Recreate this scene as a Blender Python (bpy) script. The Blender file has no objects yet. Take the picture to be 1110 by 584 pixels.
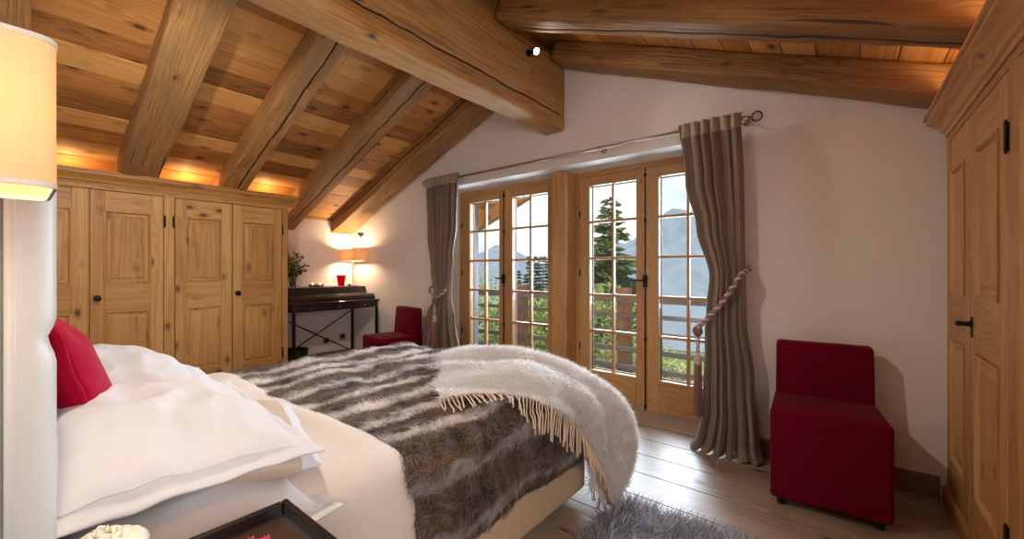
import bpy, bmesh, math, random
import numpy as np
from math import sin, cos, pi, sqrt, radians, floor
from mathutils import Vector, Matrix, noise
sc = bpy.context.scene
COL = sc.collection
random.seed(7)
# ------------------------------------------------------------------ camera
cam = bpy.data.objects.new('camera', bpy.data.cameras.new('camera')); COL.objects.link(cam)
cam.location = (0, 0, 1.2)
cam.rotation_euler = (pi/2, 0, math.atan2(.6271, .779))
cam.data.sensor_width = 36; cam.data.lens = 36*446/1110; cam.data.shift_y = 1/1110
cam.data.clip_start = .02; cam.data.clip_end = 9000
sc.camera = cam
# ------------------------------------------------------------------ world
w = bpy.data.worlds.new('sky'); sc.world = w; w.use_nodes = True
nt = w.node_tree; N = nt.nodes; L = nt.links; N.clear()
SKY = 1.5
o_ = N.new('ShaderNodeOutputWorld'); bg = N.new('ShaderNodeBackground'); bg.inputs[1].default_value = SKY
tc = N.new('ShaderNodeTexCoord'); mp = N.new('ShaderNodeMapping'); mp.inputs['Scale'].default_value = (1, 1, 2.2); mp.inputs['Location'].default_value = (1.9, .5, .2)
nz = N.new('ShaderNodeTexNoise'); nz.inputs['Scale'].default_value = 3.2; nz.inputs['Detail'].default_value = 9; nz.inputs['Roughness'].default_value = .55
rp = N.new('ShaderNodeValToRGB'); e = rp.color_ramp.elements
e[0].position = .41; e[0].color = (.50, .61, .80, 1); e[1].position = .55; e[1].color = (.90, .90, .92, 1)
m_ = e.new(.475); m_.color = (.64, .71, .84, 1)
L.new(tc.outputs['Generated'], mp.inputs[0]); L.new(mp.outputs[0], nz.inputs['Vector']); L.new(nz.outputs[0], rp.inputs[0])
L.new(rp.outputs[0], bg.inputs[0]); L.new(bg.outputs[0], o_.inputs[0])
# ------------------------------------------------------------------ lights
def lamp(name, kind, loc, power, col=(1, .78, .52), size=.05, aim=None, spot=None, blend=.6):
    d = bpy.data.lights.new(name, kind); d.energy = power; d.color = col
    if kind in ('POINT', 'SPOT'): d.shadow_soft_size = size
    if kind == 'AREA': d.size = size
    if kind == 'SPOT': d.spot_size = radians(spot or 90); d.spot_blend = blend
    o = bpy.data.objects.new(name, d); COL.objects.link(o); o.location = loc
    if aim is not None: o.rotation_euler = (Vector(aim)-Vector(loc)).to_track_quat('-Z', 'Y').to_euler()
    return o
sun = lamp('sun', 'SUN', (0, -5, 30), 2.6, (1, .95, .86), aim=(-6, 9, 0)); sun.data.angle = radians(3)
WARM = (1, .74, .47); SOFT = (1, .90, .79); COOL = (.74, .86, 1.0)
ar = lamp('side_fill_light', 'AREA', (1.02, -.25, 1.35), 30, (.92, .95, 1), 1.0, aim=(-1.6, .4, .9))  # added fill lamp at an invented side window, brightening bed and headboard
a_ = lamp('balcony_daylight_boost', 'AREA', (-2.05, 4.35, 1.55), 360, COOL, 3.2, aim=(-1.7, 1.2, .2)); a_.data.shape = 'RECTANGLE'; a_.data.size = 3.2; a_.data.size_y = 1.7  # area lamp added over the balcony to boost the sky's light
sc.view_settings.view_transform = 'Standard'; sc.view_settings.look = 'None'
sc.view_settings.gamma = 1; sc.view_settings.use_curve_mapping = False
sc.view_settings.exposure = 0.08
sc.cycles.use_denoising = True
sc.cycles.max_bounces = 8; sc.cycles.transparent_max_bounces = 24
sc.cycles.sample_clamp_indirect = 4.0; sc.cycles.caustics_reflective = False; sc.cycles.caustics_refractive = False
# ------------------------------------------------------------------ materials
def srgb(r, g, b):
    f = lambda c: (c/12.92 if c <= .04045 else ((c+.055)/1.055)**2.4)
    return (f(r/255), f(g/255), f(b/255), 1)
def newmat(name):
    m = bpy.data.materials.new(name); m.use_nodes = True
    n = m.node_tree.nodes; return m, n, m.node_tree.links, n['Principled BSDF']
def math_(n, l, op, a, b=None, c=None, clamp=False):
    q = n.new('ShaderNodeMath'); q.operation = op; q.use_clamp = clamp
    for i, v in enumerate((a, b, c)):
        if v is None: continue
        if isinstance(v, (int, float)): q.inputs[i].default_value = v
        else: l.new(v, q.inputs[i])
    return q.outputs[0]
def mix_(n, l, fac, a, b, mode='MIX'):
    q = n.new('ShaderNodeMix'); q.data_type = 'RGBA'; q.blend_type = mode
    for k, v in ((0, fac), (6, a), (7, b)):
        if isinstance(v, (int, float, tuple)): q.inputs[k].default_value = v
        else: l.new(v, q.inputs[k])
    return q.outputs[2]
def noise_(n, l, vec, scale, detail=4, rough=.5, dist=0):
    q = n.new('ShaderNodeTexNoise'); q.inputs['Scale'].default_value = scale; q.inputs['Detail'].default_value = detail
    q.inputs['Roughness'].default_value = rough; q.inputs['Distortion'].default_value = dist
    if vec is not None: l.new(vec, q.inputs['Vector'])
    return q.outputs[0]
def ramp_(n, l, fac, *stops):
    q = n.new('ShaderNodeValToRGB'); e = q.color_ramp.elements
    e[0].position, e[0].color = stops[0]; e[1].position, e[1].color = stops[-1]
    for s in stops[1:-1]:
        x = e.new(s[0]); x.color = s[1]
    l.new(fac, q.inputs[0]); return q.outputs[0]
def vscale(n, l, vec, s, loc=(0, 0, 0)):
    q = n.new('ShaderNodeMapping'); q.inputs['Scale'].default_value = s; q.inputs['Location'].default_value = loc
    l.new(vec, q.inputs[0]); return q.outputs[0]
def objco(n): return n.new('ShaderNodeTexCoord').outputs['Object']
def bump_(n, l, h, strength, bsdf, dist=.01):
    q = n.new('ShaderNodeBump'); q.inputs['Strength'].default_value = strength; q.inputs['Distance'].default_value = dist
    l.new(h, q.inputs['Height']); l.new(q.outputs[0], bsdf.inputs['Normal'])
def wood(name, light, mid, dark, rough=.5, knots=.10, bump=.35, var=.35, ring=26, streak=.35, coat=0, grey=None):
    m, n, l, b = newmat(name)
    at = n.new('ShaderNodeAttribute'); at.attribute_name = 'g'; g = at.outputs['Vector']
    rr = n.new('ShaderNodeAttribute'); rr.attribute_name = 'r'; r = rr.outputs['Fac']
    # knots
    kv = vscale(n, l, g, (3.6, 6.5, 6.5))
    vo = n.new('ShaderNodeTexVoronoi'); vo.inputs['Scale'].default_value = 1.0; l.new(kv, vo.inputs['Vector']); d = vo.outputs['Distance']
    swirl = math_(n, l, 'MULTIPLY', math_(n, l, 'SUBTRACT', .40, d, clamp=True), .13)
    n2 = noise_(n, l, vscale(n, l, g, (.16, 6, 6)), 1.0, 3, .45, .1)
    ph = math_(n, l, 'MULTIPLY', math_(n, l, 'ADD', n2, swirl), ring*7.0)
    rg = math_(n, l, 'POWER', math_(n, l, 'MULTIPLY_ADD', math_(n, l, 'SINE', ph), .5, .5), 2.5)
    st = noise_(n, l, vscale(n, l, g, (3, 90, 90)), 1.0, 4, .6)
    big = noise_(n, l, vscale(n, l, g, (.8, 3, 3), (3, 1, 2)), 1.0, 4, .6)
    f = math_(n, l, 'ADD', math_(n, l, 'MULTIPLY', rg, .21), math_(n, l, 'MULTIPLY', st, streak))
    f = math_(n, l, 'ADD', f, math_(n, l, 'MULTIPLY', math_(n, l, 'SUBTRACT', big, .4), .9))
    f = math_(n, l, 'ADD', f, math_(n, l, 'MULTIPLY', math_(n, l, 'SUBTRACT', r, .5), var), clamp=True)
    c = ramp_(n, l, f, (0.05, light), (.5, mid), (1, dark))
    if grey:
        gz = noise_(n, l, vscale(n, l, g, (1.2, 5, 5), (9, 4, 1)), 1.0, 6, .65)
        c = mix_(n, l, ramp_(n, l, gz, (.42, (0, 0, 0, 1)), (.62, (1, 1, 1, 1))), c, mix_(n, l, f, grey, mid))
    if grey:
        ck = noise_(n, l, vscale(n, l, g, (.9, 34, 34), (2, 7, 4)), 1.0, 2, .5, .4)
        ckm = ramp_(n, l, ck, (.665, (0, 0, 0, 1)), (.70, (1, 1, 1, 1)))
        c = mix_(n, l, math_(n, l, 'MULTIPLY', ckm, .75), c, (dark[0]*.3, dark[1]*.28, dark[2]*.28, 1))
    kn = ramp_(n, l, d, (knots*.55, (1, 1, 1, 1)), (knots, (.35, .35, .35, 1)), (knots*1.9, (0, 0, 0, 1)))
    c = mix_(n, l, math_(n, l, 'MULTIPLY', kn, .85), c, (dark[0]*.28, dark[1]*.24, dark[2]*.22, 1))
    l.new(c, b.inputs['Base Color']); b.inputs['Roughness'].default_value = rough
    b.inputs['Coat Weight'].default_value = coat; b.inputs['Coat Roughness'].default_value = .42
    h = math_(n, l, 'ADD', math_(n, l, 'MULTIPLY', rg, -.5), math_(n, l, 'MULTIPLY', st, -.6))
    bump_(n, l, h, bump, b, .004)
    return m
def plain(name, col, rough=.5, metal=0, noise_amt=0, nscale=20, bump=0, spec=.5, sheen=0, coat=0, trans=0, alpha=1, bdist=.002):
    m, n, l, b = newmat(name)
    b.inputs['Base Color'].default_value = col; b.inputs['Roughness'].default_value = rough; b.inputs['Metallic'].default_value = metal
    b.inputs['Specular IOR Level'].default_value = spec; b.inputs['Sheen Weight'].default_value = sheen; b.inputs['Sheen Roughness'].default_value = .35
    b.inputs['Coat Weight'].default_value = coat; b.inputs['Transmission Weight'].default_value = trans
    z = noise_(n, l, objco(n), nscale, 5, .6)
    k = noise_amt
    c = mix_(n, l, z, (col[0]*(1-k), col[1]*(1-k), col[2]*(1-k), 1), (min(1, col[0]*(1+k)), min(1, col[1]*(1+k)), min(1, col[2]*(1+k)), 1))
    l.new(c, b.inputs['Base Color'])
    if bump: bump_(n, l, z, bump, b, bdist)
    return m
M = {}
M['ceil'] = wood('ceiling_boards', srgb(226, 170, 100), srgb(186, 126, 66), srgb(100, 62, 30), .55, .15, .5, .62, 26, .5)
M['beam'] = wood('old_beam', srgb(208, 158, 92), srgb(162, 114, 60), srgb(80, 52, 28), .6, .10, 1.0, .3, 16, .75, grey=srgb(134, 112, 82))
M['ridge'] = wood('ridge_beam', srgb(226, 180, 112), srgb(184, 130, 68), srgb(104, 66, 34), .6, .10, 1.0, .25, 18, .7, grey=srgb(200, 168, 118))
M['pine'] = wood('antique_pine', srgb(216, 168, 102), srgb(188, 136, 74), srgb(124, 80, 40), .45, .14, .4, .35, 14, .45)
M['pine_r'] = wood('antique_pine_right', srgb(204, 154, 96), srgb(170, 118, 66), srgb(112, 70, 38), .45, .09, .3, .30, 18, .3)
M['frame'] = wood('window_larch', srgb(206, 160, 104), srgb(176, 126, 76), srgb(128, 84, 48), .42, .05, .2, .2, 26, .3)
M['floor'] = wood('floor_planks', srgb(182, 164, 146), srgb(144, 120, 100), srgb(78, 56, 42), .40, .12, .4, .5, 16, .4, coat=1.0)
M['skirt'] = wood('skirting', srgb(150, 108, 72), srgb(122, 82, 52), srgb(76, 48, 30), .5, .06, .2, .2)
M['outwood'] = wood('weathered_rail', srgb(96, 92, 94), srgb(70, 66, 68), srgb(44, 42, 44), .7, .05, .5, .3)
M['outpost'] = wood('balcony_post', srgb(128, 98, 78), srgb(102, 74, 58), srgb(68, 48, 38), .7, .05, .5, .3)
M['crack'] = plain('crack_shade', srgb(52, 36, 24), .9, 0, .3, 30)  # dark colour stands for the shade inside the beam cracks
M['plaster'] = plain('plaster', srgb(236, 225, 217), .85, noise_amt=.035, nscale=5, bump=.35, bdist=.01, spec=.2)
M['white'] = plain('white_paint', srgb(236, 234, 230), .7, noise_amt=.01)
M['seal'] = plain('glazing_seal', srgb(84, 80, 76), .6, 0, .02)
M['rail'] = plain('brushed_steel', srgb(190, 180, 165), .28, 1, .05, 30)
M['black'] = plain('black_iron', srgb(38, 36, 36), .45, .7, .2, 40, .2)
M['desk'] = plain('black_lacquer', srgb(34, 26, 24), .28, 0, .25, 12, .1, coat=.4)
M['tray'] = plain('tray_lacquer', srgb(30, 24, 23), .25, 0, .2, 12, .05, coat=.5)
M['trayin'] = plain('tray_inside', srgb(74, 56, 46), .25, 0, .2, 7, .05, coat=.5)
M['redfab'] = plain('red_wool', srgb(102, 3, 29), .9, 0, .10, 160, .35, spec=.08, sheen=.06)
M['velvet'] = plain('crimson_velvet', srgb(172, 4, 46), .8, 0, .2, 60, .2, spec=.1, sheen=.08)
M['leather'] = plain('white_leather', srgb(226, 222, 212), .42, 0, .02, 30, .12)
M['linen'] = plain('white_linen', srgb(226, 221, 220), .8, 0, .03, 8, .5, sheen=.15, bdist=.006)
M['duvet'] = plain('duvet_cotton', srgb(232, 218, 204), .8, 0, .015, 6, .3, sheen=.15, bdist=.008)
M['satin'] = plain('champagne_satin', srgb(206, 182, 160), .38, 0, .04, 20, .1, sheen=.3)
M['quilt'] = plain('quilted_white', srgb(232, 230, 232), .7, 0, .06, 90, .8, bdist=.006)
M['taupe'] = plain('taupe_upholstery', srgb(204, 176, 140), .85, 0, .05, 120, .3)
M['mattress'] = plain('mattress_grey', srgb(140, 128, 122), .9, 0, .05, 60, .2)
M['mohair'] = plain('mohair_wool', srgb(236, 230, 224), .9, 0, .06, 50, .6, sheen=.5)
M['fringe'] = plain('fringe_wool', srgb(228, 200, 168), .9, 0, .06, 80, .3)
M['rose'] = plain('rose_petal', srgb(248, 240, 214), .6, 0, .03, 40, .1)
M['leaf'] = plain('bouquet_leaf', srgb(58, 78, 38), .55, 0, .35, 30)
M['bloom'] = plain('cream_bloom', srgb(196, 186, 140), .7, 0, .2, 60, .4)
M['berry'] = plain('red_berry', srgb(214, 30, 44), .3, 0, .1, 60, coat=.3)
M['gold'] = plain('gold_glass', srgb(206, 150, 70), .25, .7, .1, 30)
M['tinmetal'] = plain('aged_tin', srgb(140, 132, 120), .4, .8, .2, 40, .2)
M['socket'] = plain('socket_plastic', srgb(120, 104, 92), .4, 0, .02)
M['hazy_rock'] = plain('haze_tinted_mountain', srgb(134, 146, 156), .95, 0, .25, .02, 0, spec=0)  # distance haze mixed into the mountains' base colour as blue-grey
M['ground'] = plain('alpine_meadow', srgb(118, 132, 76), .95, 0, .4, .35, 0, spec=.1)
M['needle'] = plain('fir_needles', srgb(112, 128, 78), .8, 0, .45, 3, 0, spec=.1)
M['needlefar'] = plain('dark_fir_needles', srgb(84, 104, 84), .8, 0, .3, 1, 0, spec=.1)
M['bushleaf'] = plain('bush_leaves', srgb(150, 166, 104), .7, 0, .45, 2.5, 0, spec=.2)
M['bark'] = plain('bark', srgb(90, 70, 54), .9, 0, .3, 12, .5)
M['bushleaf2'] = plain('pale_leaves', srgb(180, 188, 134), .7, 0, .4, 2.5, 0, spec=.2)
def emis(name, col, s):
    m, n, l, b = newmat(name); b.inputs['Base Color'].default_value = col
    b.inputs['Emission Color'].default_value = col; b.inputs['Emission Strength'].default_value = s; return m
M['bulb'] = emis('bulb', (1, .80, .52, 1), 30); M['flame'] = emis('flame', (1, .62, .25, 1), 14); M['ledface'] = emis('spot_lens', (1, .86, .62, 1), 90)
def glassmat(name, tint=(1, 1, 1, 1), refl=.08):
    m, n, l, b = newmat(name); n.remove(b)
    t = n.new('ShaderNodeBsdfTransparent'); t.inputs[0].default_value = tint
    g = n.new('ShaderNodeBsdfGlossy'); g.inputs['Roughness'].default_value = .02
    fr = n.new('ShaderNodeFresnel'); fr.inputs[0].default_value = 1.35
    x = n.new('ShaderNodeMixShader'); l.new(fr.outputs[0], x.inputs[0]); l.new(t.outputs[0], x.inputs[1]); l.new(g.outputs[0], x.inputs[2])
    l.new(x.outputs[0], n['Material Output'].inputs[0]); return m
M['glass'] = glassmat('window_glass', (.97, .98, .98, 1)); M['clear'] = glassmat('clear_glass', (.86, .88, .86, 1))
def shademat(name, col, tr=.5):
    m, n, l, b = newmat(name); n.remove(b)
    d = n.new('ShaderNodeBsdfDiffuse'); d.inputs[0].default_value = col
    t = n.new('ShaderNodeBsdfTranslucent'); t.inputs[0].default_value = col
    z = noise_(n, l, vscale(n, l, objco(n), (60, 60, 4)), 3, 3)
    c = mix_(n, l, z, (col[0]*.9, col[1]*.88, col[2]*.84, 1), col); l.new(c, d.inputs[0]); l.new(c, t.inputs[0])
    x = n.new('ShaderNodeMixShader'); x.inputs[0].default_value = tr
    l.new(d.outputs[0], x.inputs[1]); l.new(t.outputs[0], x.inputs[2]); l.new(x.outputs[0], n['Material Output'].inputs[0]); return m
M['shade'] = shademat('lamp_shade_silk', srgb(250, 222, 184), .5)
M['redglass'] = shademat('red_glass', srgb(232, 10, 44), .6)
M['shadewhite'] = shademat('lamp_shade_trim', srgb(246, 240, 230), .3)
# curtain: fine vertical stripes across the cloth (uv.x = width of cloth)
def curtain_mat(name, c1, c2, c3):
    m, n, l, b = newmat(name)
    uv = n.new('ShaderNodeUVMap'); uv.uv_map = 'uv'
    z = noise_(n, l, vscale(n, l, uv.outputs[0], (26, .15, 1)), 1, 4, .7)
    z2 = noise_(n, l, vscale(n, l, uv.outputs[0], (110, .5, 1)), 1, 2, .7)
    weave = noise_(n, l, vscale(n, l, uv.outputs[0], (160, 260, 1)), 1, 2)
    c = ramp_(n, l, z, (.36, c1), (.46, c2), (.54, c3), (.62, c1))
    c = mix_(n, l, math_(n, l, 'MULTIPLY', z2, .35), c, c2)
    l.new(c, b.inputs['Base Color']); b.inputs['Roughness'].default_value = .6; b.inputs['Sheen Weight'].default_value = .3
    bump_(n, l, weave, .3, b, .002)
    tl = n.new('ShaderNodeBsdfTranslucent'); l.new(c, tl.inputs[0])
    x = n.new('ShaderNodeMixShader'); x.inputs[0].default_value = .12
    l.new(b.outputs[0], x.inputs[1]); l.new(tl.outputs[0], x.inputs[2]); l.new(x.outputs[0], n['Material Output'].inputs[0])
    return m
M['curtain'] = curtain_mat('curtain_taffeta', srgb(154, 136, 110), srgb(92, 78, 64), srgb(156, 118, 100))
M['header'] = plain('curtain_header', srgb(168, 152, 124), .7, 0, .05, 60, .2)
M['cordA'] = plain('cord_rose', srgb(146, 98, 96), .7, 0, .1, 90, .3, sheen=.3)
M['cordB'] = plain('cord_cream', srgb(190, 172, 160), .7, 0, .1, 90, .3, sheen=.3)
def translu(n, l, b, col, k):
    tl = n.new('ShaderNodeBsdfTranslucent'); l.new(col, tl.inputs[0]); x = n.new('ShaderNodeMixShader'); x.inputs[0].default_value = k
    l.new(b.outputs[0], x.inputs[1]); l.new(tl.outputs[0], x.inputs[2]); l.new(x.outputs[0], n['Material Output'].inputs[0])
# striped faux fur
def fur_mat(name, hair):
    m, n, l, b = newmat(name)
    uv = n.new('ShaderNodeUVMap'); uv.uv_map = 'uv'; u = uv.outputs[0]
    sep = n.new('ShaderNodeSeparateXYZ'); l.new(u, sep.inputs[0])
    wob = noise_(n, l, vscale(n, l, u, (3, 2.2, 1)), 1.6, 4, .6)
    x = math_(n, l, 'ADD', sep.outputs[0], math_(n, l, 'MULTIPLY', math_(n, l, 'SUBTRACT', wob, .5), .14))
    s = math_(n, l, 'MULTIPLY_ADD', math_(n, l, 'SINE', math_(n, l, 'MULTIPLY', x, 2*pi/.20)), .5, .5)
    patch = noise_(n, l, vscale(n, l, u, (9, 4, 1)), 1, 5, .75)
    tabby = noise_(n, l, vscale(n, l, u, (5, 22, 1)), 1, 4, .7, .4)
    fine = noise_(n, l, vscale(n, l, u, (80, 40, 1)), 1, 3, .7)
    q = math_(n, l, 'ADD', math_(n, l, 'MULTIPLY', patch, .5), math_(n, l, 'MULTIPLY', tabby, .5))
    base = ramp_(n, l, math_(n, l, 'ADD', q, math_(n, l, 'MULTIPLY', math_(n, l, 'SUBTRACT', fine, .5), .45)),
                 (.36, srgb(30, 24, 22)), (.45, srgb(64, 48, 38)), (.54, srgb(132, 94, 56)), (.60, srgb(104, 90, 82)), (.70, srgb(180, 180, 190)))  # bluish last stop paints cool reflected light into patches of the fur
    f = math_(n, l, 'ADD', s, math_(n, l, 'MULTIPLY', math_(n, l, 'SUBTRACT', patch, .5), 1.0))
    k = math_(n, l, 'MULTIPLY', ramp_(n, l, f, (.76, (0, 0, 0, 1)), (1.02, (1, 1, 1, 1))), .9)
    c = mix_(n, l, k, base, srgb(250, 244, 238))
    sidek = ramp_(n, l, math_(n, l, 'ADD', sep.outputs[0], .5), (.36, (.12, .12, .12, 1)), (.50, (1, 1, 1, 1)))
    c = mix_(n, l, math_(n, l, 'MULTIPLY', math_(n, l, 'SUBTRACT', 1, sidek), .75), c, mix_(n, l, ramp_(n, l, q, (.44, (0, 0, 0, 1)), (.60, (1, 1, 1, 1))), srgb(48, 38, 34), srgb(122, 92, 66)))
    dk = ramp_(n, l, s, (.0, (.6, .6, .6, 1)), (.5, (1, 1, 1, 1)))
    c = mix_(n, l, .8, c, dk, 'MULTIPLY')
    if hair:
        ta = n.new('ShaderNodeAttribute'); ta.attribute_name = 't'; ra = n.new('ShaderNodeAttribute'); ra.attribute_name = 'rnd'
        c = mix_(n, l, math_(n, l, 'MULTIPLY', ta.outputs['Fac'], .30), c, srgb(190, 180, 172))
        c = mix_(n, l, .8, c, ramp_(n, l, ra.outputs['Fac'], (0, (.55, .55, .55, 1)), (1, (1.7, 1.65, 1.6, 1))), 'MULTIPLY')
    l.new(c, b.inputs['Base Color']); b.inputs['Roughness'].default_value = .45; b.inputs['Sheen Weight'].default_value = .0 if hair else .3
    if hair:
        lift_ = n.new('ShaderNodeGamma'); lift_.inputs[1].default_value = .72; l.new(c, lift_.inputs[0]); l.new(lift_.outputs[0], b.inputs['Base Color'])
        translu(n, l, b, lift_.outputs[0], .35)
    return m
M['fur'] = fur_mat('striped_fur', False); M['furhair'] = fur_mat('striped_fur_hair', True)
m, n, l, b = newmat('mohair_fibre'); hi = n.new('ShaderNodeAttribute'); hi.attribute_name = 'rnd'
cc_ = ramp_(n, l, hi.outputs['Fac'], (0, srgb(232, 224, 216)), (.5, srgb(250, 247, 243)), (1, srgb(255, 254, 252))); l.new(cc_, b.inputs['Base Color']); translu(n, l, b, cc_, .6); b.inputs['Roughness'].default_value = .5; M['mohairhair'] = m
def rugmat():
    m, n, l, b = newmat('grey_shag'); hi = n.new('ShaderNodeAttribute'); hi.attribute_name = 'rnd'
    c = ramp_(n, l, hi.outputs['Fac'], (0, srgb(104, 100, 108)), (.5, srgb(176, 174, 184)), (1, srgb(235, 235, 240)))
    l.new(c, b.inputs['Base Color']); b.inputs['Roughness'].default_value = .5; translu(n, l, b, c, .3); return m
M['rughair'] = rugmat(); M['rugbase'] = plain('shag_backing', srgb(92, 88, 96), .9, 0, .2, 60)
# ------------------------------------------------------------------ object helpers
def tag(o, label=None, cat=None, group=None, kind=None):
    if label: o['label'] = label
    if cat: o['category'] = cat
    if group: o['group'] = group
    if kind: o['kind'] = kind
    return o
def chain(o, root=True):
    v = Vector((0, 0, 0))
    while o is not None:
        if o.parent is None and not root: break
        v += o.location; o = o.parent
    return v
def thing(name, label, cat, loc=(0, 0, 0), rz=0, group=None):
    o = bpy.data.objects.new(name, None); o.empty_display_size = .1; COL.objects.link(o)
    o.location = loc; o.rotation_euler = (0, 0, rz); return tag(o, label, cat, group)
def newbm():
    bm = bmesh.new(); bm.loops.layers.float_vector.new('g'); bm.loops.layers.float.new('r'); bm.loops.layers.uv.new('uv'); return bm
def mk(name, bm, mat, parent=None, local=False, smooth=False, kind=None, sub=0, bevel=0, solid=0, angle=None):
    """verts are world coordinates (or, with local, in the thing's own frame); origin goes to the base centre"""
    if not bm.verts: raise ValueError(name)
    lo = Vector([min(v.co[i] for v in bm.verts) for i in range(3)]); hi = Vector([max(v.co[i] for v in bm.verts) for i in range(3)])
    c = Vector(((lo.x+hi.x)/2, (lo.y+hi.y)/2, lo.z))
    for v in bm.verts: v.co -= c
    me = bpy.data.meshes.new(name); bm.to_mesh(me); bm.free()
    o = bpy.data.objects.new(name, me); COL.objects.link(o)
    for q in (mat if isinstance(mat, list) else [mat]): me.materials.append(q)
    if parent is not None:
        o.parent = parent; o.location = c - chain(parent, root=not local)
    else: o.location = c
    if smooth:
        for p in me.polygons: p.use_smooth = True
        if angle: me.set_sharp_from_angle(angle=radians(angle))
    if bevel:
        b = o.modifiers.new('bevel', 'BEVEL'); b.width = bevel; b.segments = 2; b.limit_method = 'ANGLE'; b.angle_limit = radians(40)
    if solid:
        s = o.modifiers.new('solid', 'SOLIDIFY'); s.thickness = solid; s.offset = 0
    if sub:
        s = o.modifiers.new('sub', 'SUBSURF'); s.levels = s.render_levels = sub
    if kind: o['kind'] = kind
    return o
def setg(bm, faces, ax=0, off=None, r=None, co=None):
    """grain coordinates: x runs along the grain"""
    g = bm.loops.layers.float_vector['g']; rl = bm.loops.layers.float['r']
    off = off or Vector((random.uniform(-9, 9), random.uniform(-9, 9), random.uniform(-9, 9))); r = random.random() if r is None else r
    for f in faces:
        for lp in f.loops:
            c = co(lp.vert.co) if co else lp.vert.co
            v = (c[0], c[1], c[2]) if ax == 0 else (c[1], c[2], c[0]) if ax == 1 else (c[2], c[0], c[1])
            lp[g] = Vector(v)+off; lp[rl] = r
def box(bm, x0, x1, y0, y1, z0, z1, ax=0, r=None, mi=0):
    vs = [bm.verts.new(p) for p in ((x0, y0, z0), (x1, y0, z0), (x1, y1, z0), (x0, y1, z0), (x0, y0, z1), (x1, y0, z1), (x1, y1, z1), (x0, y1, z1))]
    fs = [bm.faces.new([vs[i] for i in q]) for q in ((0, 3, 2, 1), (4, 5, 6, 7), (0, 1, 5, 4), (1, 2, 6, 5), (2, 3, 7, 6), (3, 0, 4, 7))]
    for f in fs: f.material_index = mi
    setg(bm, fs, ax, r=r); return fs
def prism(bm, pts, axis, a0, a1, ax=None, mi=0, rv=None):
    """extrude a closed 2d outline (other two axes in order) along axis from a0 to a1"""
    def P(p, a): return {0: (a, p[0], p[1]), 1: (p[0], a, p[1]), 2: (p[0], p[1], a)}[axis]
    A = [bm.verts.new(P(p, a0)) for p in pts]; B = [bm.verts.new(P(p, a1)) for p in pts]; n = len(pts)
    fs = [bm.faces.new(A), bm.faces.new(B[::-1])]+[bm.faces.new([A[(i+1) % n], A[i], B[i], B[(i+1) % n]]) for i in range(n)]
    bmesh.ops.recalc_face_normals(bm, faces=fs)
    for f in fs: f.material_index = mi
    setg(bm, fs, axis if ax is None else ax, r=rv); return fs
def lathe(bm, prof, c=(0, 0, 0), n=24, mi=0, sx=1, sy=1, cap=True):
    rings = []
    for r, z in prof:
        rings.append([bm.verts.new((c[0]+cos(2*pi*i/n)*r*sx, c[1]+sin(2*pi*i/n)*r*sy, c[2]+z)) for i in range(n)])
    fs = []
    for a, b in zip(rings, rings[1:]):
        for i in range(n): fs.append(bm.faces.new([a[i], a[(i+1) % n], b[(i+1) % n], b[i]]))
    if cap:
        if prof[0][0] > 1e-5: fs.append(bm.faces.new(rings[0][::-1]))
        if prof[-1][0] > 1e-5: fs.append(bm.faces.new(rings[-1]))
    for f in fs: f.material_index = mi
    return fs
def tube(bm, pts, r, n=8, mi=0):
    pts = [Vector(p) for p in pts]; rr = r if isinstance(r, (list, tuple)) else [r]*len(pts)
    prev = None; rings = []
    up = Vector((0, 0, 1))
    for i, p in enumerate(pts):
        t = (pts[min(i+1, len(pts)-1)]-pts[max(i-1, 0)]).normalized()
        if prev is None:
            a = t.cross(up) if abs(t.z) < .9 else t.cross(Vector((1, 0, 0)))
        else: a = prev - t*prev.dot(t)
        a.normalize(); prev = a; b = t.cross(a)
        rings.append([bm.verts.new(p+(a*cos(2*pi*k/n)+b*sin(2*pi*k/n))*rr[i]) for k in range(n)])
    fs = []
    for A, B in zip(rings, rings[1:]):
        for k in range(n): fs.append(bm.faces.new([A[k], A[(k+1) % n], B[(k+1) % n], B[k]]))
    fs.append(bm.faces.new(rings[0][::-1])); fs.append(bm.faces.new(rings[-1]))
    for f in fs: f.material_index = mi; f.smooth = True
    return fs
def ball(bm, c, r, sub=2, mi=0, s=(1, 1, 1)):
    q = bmesh.ops.create_icosphere(bm, subdivisions=sub, radius=r, matrix=Matrix.Translation(c) @ Matrix.Diagonal((*s, 1)))
    for v in q['verts']:
        for f in v.link_faces: f.material_index = mi; f.smooth = True
def grid(bm, nu, nv, fn, uvf=None, mi=0, skip=None):
    V = [[bm.verts.new(fn(i/nu, j/nv)) for j in range(nv+1)] for i in range(nu+1)]; uv = bm.loops.layers.uv['uv']; fs = []
    for i in range(nu):
        for j in range(nv):
            if skip and skip((i+.5)/nu, (j+.5)/nv): continue
            f = bm.faces.new([V[i][j], V[i+1][j], V[i+1][j+1], V[i][j+1]]); f.smooth = True; f.material_index = mi; fs.append(f)
            for lp, (a, b) in zip(f.loops, ((i, j), (i+1, j), (i+1, j+1), (i, j+1))):
                lp[uv].uv = uvf(a/nu, b/nv) if uvf else (a/nu, b/nv)
    return V, fs
def nz3(x, y, z=0): return noise.noise(Vector((x, y, z)))
def spl(pts, t):
    """catmull-rom through equally spaced points"""
    n = len(pts)-1; t = min(max(t, 0), 1)*n; i = min(int(t), n-1); f = t-i
    g = lambda k: pts[k] if 0 <= k <= n else (2*pts[0]-pts[1] if k < 0 else 2*pts[n]-pts[n-1])
    a, b, c, d = g(i-1), g(i), g(i+1), g(i+2)
    return .5*((2*b)+(c-a)*f+(2*a-5*b+4*c-d)*f*f+(3*b-a-3*c+d)*f**3)
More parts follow.
